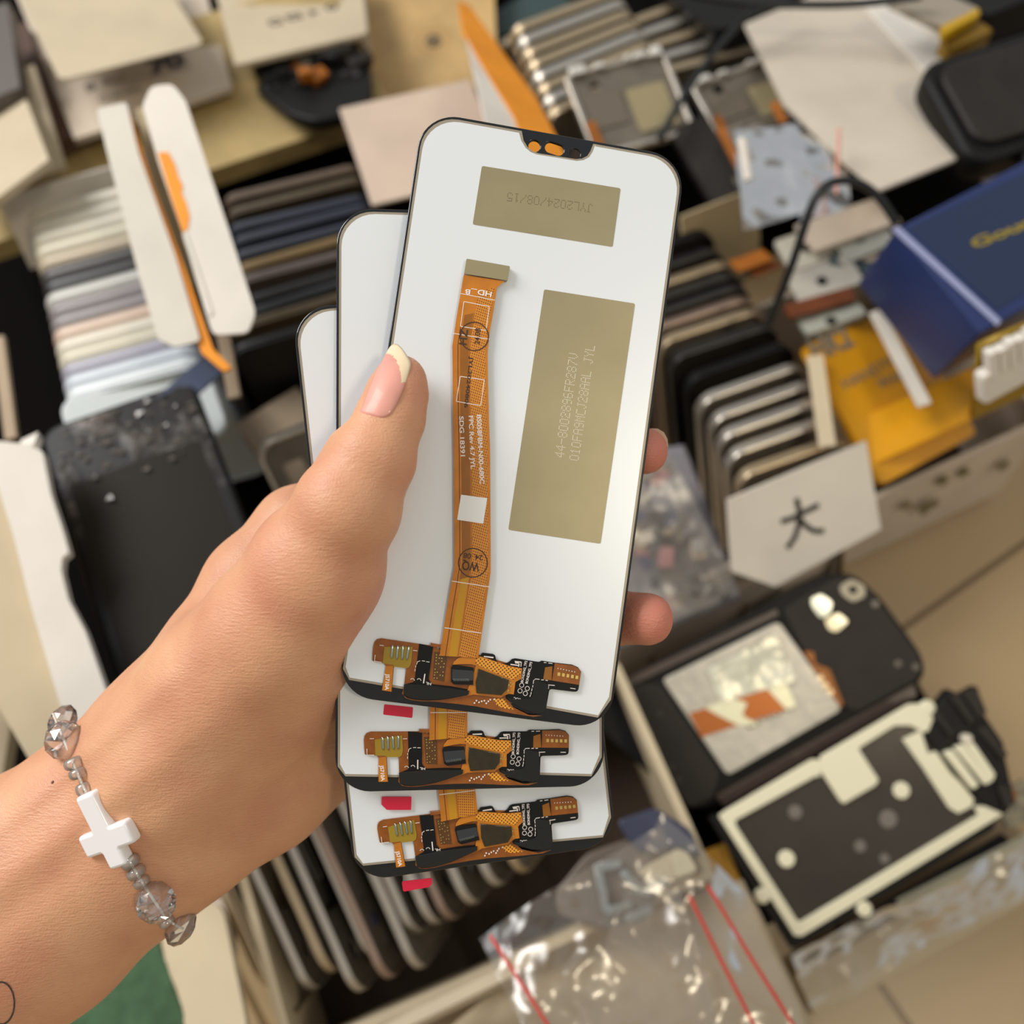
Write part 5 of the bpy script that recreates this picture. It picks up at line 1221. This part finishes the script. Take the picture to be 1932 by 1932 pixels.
# yellow edged box and plastic wrapped tray at the bottom
slab('yellow_box_edge', 'yellow cardboard box edge running between clear bag and display plate', 'box', D(1342, 1600, .50), D(1368, 1590, .50), D(1570, 1960, .46), mat('ochre_card', S(200, 148, 45, 1), .6, noise=.15), .02, w=.020)
M_CLEAR = bpy.data.materials.new('clear_plastic'); M_CLEAR.use_nodes = True
def clear_mat(nm, tint, haze, hazecol, rough=.12, bump=.6, bs_=120):
    m = bpy.data.materials.new(nm); m.use_nodes = True; nt = m.node_tree; nt.nodes.clear(); N = nt.nodes.new; L = nt.links.new
    out = N('ShaderNodeOutputMaterial'); tr = N('ShaderNodeBsdfTransparent'); tr.inputs[0].default_value = (*tint, 1)
    df = N('ShaderNodeBsdfDiffuse'); df.inputs[0].default_value = (*hazecol, 1); gl = N('ShaderNodeBsdfGlossy'); gl.inputs['Roughness'].default_value = rough
    t = N('ShaderNodeTexCoord'); nz = N('ShaderNodeTexNoise'); nz.inputs['Scale'].default_value = bs_; nz.inputs['Detail'].default_value = 3; L(t.outputs['Object'], nz.inputs[0])
    bp = N('ShaderNodeBump'); bp.inputs['Strength'].default_value = bump; bp.inputs['Distance'].default_value = .002; L(nz.outputs[0], bp.inputs['Height']); L(bp.outputs[0], gl.inputs['Normal'])
    fr_ = N('ShaderNodeFresnel'); fr_.inputs[0].default_value = 1.5; L(bp.outputs[0], fr_.inputs['Normal'])
    m1 = N('ShaderNodeMixShader'); m1.inputs[0].default_value = haze; L(tr.outputs[0], m1.inputs[1]); L(df.outputs[0], m1.inputs[2])
    ad_ = N('ShaderNodeMath'); ad_.inputs[1].default_value = .06; L(fr_.outputs[0], ad_.inputs[0])
    m2 = N('ShaderNodeMixShader'); L(ad_.outputs[0], m2.inputs[0]); L(m1.outputs[0], m2.inputs[1]); L(gl.outputs[0], m2.inputs[2]); L(m2.outputs[0], out.inputs[0])
    return m
bpy.data.materials.remove(M_CLEAR)
CP1 = clear_mat('clear_bag_film', (.95, .93, .90), .12, (.55, .48, .40), .2, .25, 28); CP2 = clear_mat('hazy_wrap_film', (.95, .93, .9), .30, (.62, .54, .42), .22, .25, 30); CP3 = clear_mat('hazy_parts_film', (.95, .95, .96), .24, (.46, .42, .38), .3, .25, 30)
tray = slab('wrapped_tray', 'beige tray wall wrapped in shiny clear plastic along the floor', 'tray', D(1500, 1842, .525), D(2010, 1560, .53), D(1545, 1905, .53), C_BEIGE, .004, h=.030)
sheet('plastic_wrap', None, None, D(1490, 1800, .515), D(2010, 1545, .525), D(2010, 1640, .53), D(1530, 1905, .52), CP2, .006, 60, 7, 20, 0, tray)

# ---- zip bags
zb_ = thing('zip_bag', 'clear zip bag with red seal stripes lying over the lower carton', 'plastic bag', Matrix.Translation(D(1150, 1750, .42)))
sheet('bag_film', None, None, D(1240, 1535, .435), D(1420, 1690, .43), D(1560, 2080, .395), D(1020, 2080, .395), CP1, .008, 60, 1, 14, 0, zb_)
sheet('bag_film', None, None, D(905, 1770, .428), D(1250, 1560, .435), D(1400, 2080, .39), D(1080, 2090, .39), CP1, .008, 60, 5, 16, 0, zb_)
for (a, b_) in (((925, 1765), (1070, 1990)), ((1335, 1672), (1530, 1990)), ((1300, 1690), (1450, 1990))):
    v0, v1 = Vector(D(*a, .418)), Vector(D(*b_, .385))
    nn = [v0.lerp(v1, i/8) + Vector((0, 0, .001*math.sin(i*1.3))) for i in range(9)]
    tube('red_seal_stripe', [tuple(p - zb_.matrix_world.translation) for p in nn], .0008, mat('red_seal', S(205, 60, 50, 1), .4), zb_)
zin = thing('parts_in_bag', 'dark blue grey plastic parts inside the clear zip bag', 'device parts', FR(D(1060, 1660, .452), D(1270, 1545, .458), D(1200, 1800, .44)))
pq = lambda pts: [hit_plane(zin.matrix_world, 800 + a/3.58, 1392 + b/3.58) for a, b in pts]
poly('navy_block', rnd(pq([(1300, 560), (1560, 470), (1800, 620), (1880, 820), (1700, 740), (1500, 790), (1380, 700)]), .003), -.006, .001, mat('blue_grey_plastic', S(55, 58, 78, 1), .35), zin, .001)
poly('grey_pouch', rnd(pq([(880, 1050), (1100, 780), (1500, 640), (1640, 950), (1500, 1250), (1200, 1300), (900, 1200)]), .004), -.008, -.004, mat('warm_dark_grey_plastic', S(98, 88, 78, 1), .4), zin, .001)
for a in ([(1340, 900), (1480, 1060)], [(1480, 1060), (1640, 960)], [(1170, 850), (1230, 1180)], [(1230, 1180), (1400, 1120)], [(1360, 1230), (1540, 1150)], [(1180, 870), (1330, 850)]):
    poly('clear_rib', stroke(pq(a), .004), -.002, .0015, mat('light_steel_plastic', S(120, 128, 130, 1), .2, coat=.5), zin, .0008)
poly('white_patch', rnd(pq([(1430, 900), (1750, 730), (1860, 900), (1650, 960), (1500, 960)]), .003), -.003, 0, mat('cream_white_plastic', S(200, 192, 165, 1), .25, coat=.4), zin, .0006)
for q in ((830, 1250), (1265, 1265), (910, 1375), (1735, 970), (1510, 1620), (1750, 1590)):
    pass
sheet('brown_paper', 'creased pale tan paper lying under the clear zip bag', 'paper', D(1020, 1790, .47), D(1400, 1660, .475), D(1600, 2080, .44), D(700, 2080, .44), card('tan_paper', (172, 156, 128)), .004, 40, 9, 25, .001)
slab('cream_tray_edge', 'long thin cream tray edge at the bottom below the large frames', 'tray', D(700, 1945, .43), D(1000, 1800, .44), D(712, 1965, .425), C_CREAM, .004)

# ---- parts bag right of the panels
pb = thing('parts_bag', 'hazy plastic bag of tiny mixed components right of the front panel', 'plastic bag', Matrix.Translation(D(1280, 1050, .52)))
sheet('bag_film', None, None, D(1150, 880, .505), D(1262, 858, .51), D(1395, 1120, .525), D(1170, 1215, .515), CP3, .004, 40, 3, 20, 0, pb)
sheet('bag_back', None, None, D(1150, 860, .545), D(1290, 840, .55), D(1400, 1130, .55), D(1160, 1230, .54), mat('bag_back_grey', S(125, 122, 128, 1), .5), .002, 20, 3, 30, .001, pb)
pr = random.Random(9)
for i in range(60):
    u, w_ = pr.random(), pr.random()
    px_ = 1165 + u*110 + w_*80; py_ = 900 + w_*260 - u*20
    s_ = pr.uniform(.002, .006); mm_ = pr.choice([C_BLK, C_GUN, C_PLATE, C_SIL, mat('indigo_part', S(60, 62, 95, 1), .4), mat('pinkish_part', S(170, 110, 110, 1), .4), C_CHAMP, mat('indigo_part', S(60, 62, 95, 1), .4)])
    o = poly('component', rr(-s_, -s_*.7, s_, s_*.7, s_*.2), -.001, .001, mm_, None, .0003)
    o.matrix_world = Matrix.Translation(D(px_, py_, .527 + pr.uniform(-.004, .004))) @ Matrix.Rotation(pr.uniform(0, 3), 4, 'Z') @ Matrix.Rotation(pr.uniform(-.6, .6), 4, 'X')
    o.parent = pb; o.matrix_parent_inverse = pb.matrix_world.inverted()
# ---- clear bags by the lid
cb = thing('clear_bags', 'small clear zip bags with a red line leaning on the white lid', 'plastic bag', Matrix.Translation(D(1500, 330, .55)))
sheet('bag_film', None, None, D(1385, 250, .56), D(1505, 235, .565), D(1545, 395, .53), D(1400, 440, .53), CP3, .005, 40, 11, 15, 0, cb)
sheet('bag_film', None, None, D(1490, 240, .565), D(1592, 238, .57), D(1600, 395, .54), D(1500, 430, .535), CP1, .005, 40, 13, 15, 0, cb)
def wpart(nm, a, b_, d, r_, m_):
    v0, v1 = Vector(D(*a, d)), Vector(D(*b_, d))
    tube(nm, [tuple(v0.lerp(v1, i/5) - cb.matrix_world.translation) for i in range(6)], r_, m_, cb)
wpart('red_line', (1583, 242), (1578, 365), .535, .001, mat('faded_red_line', S(215, 150, 130, 1), .5))
wpart('white_tube', (1400, 262), (1412, 340), .53, .0028, C_WHITE)
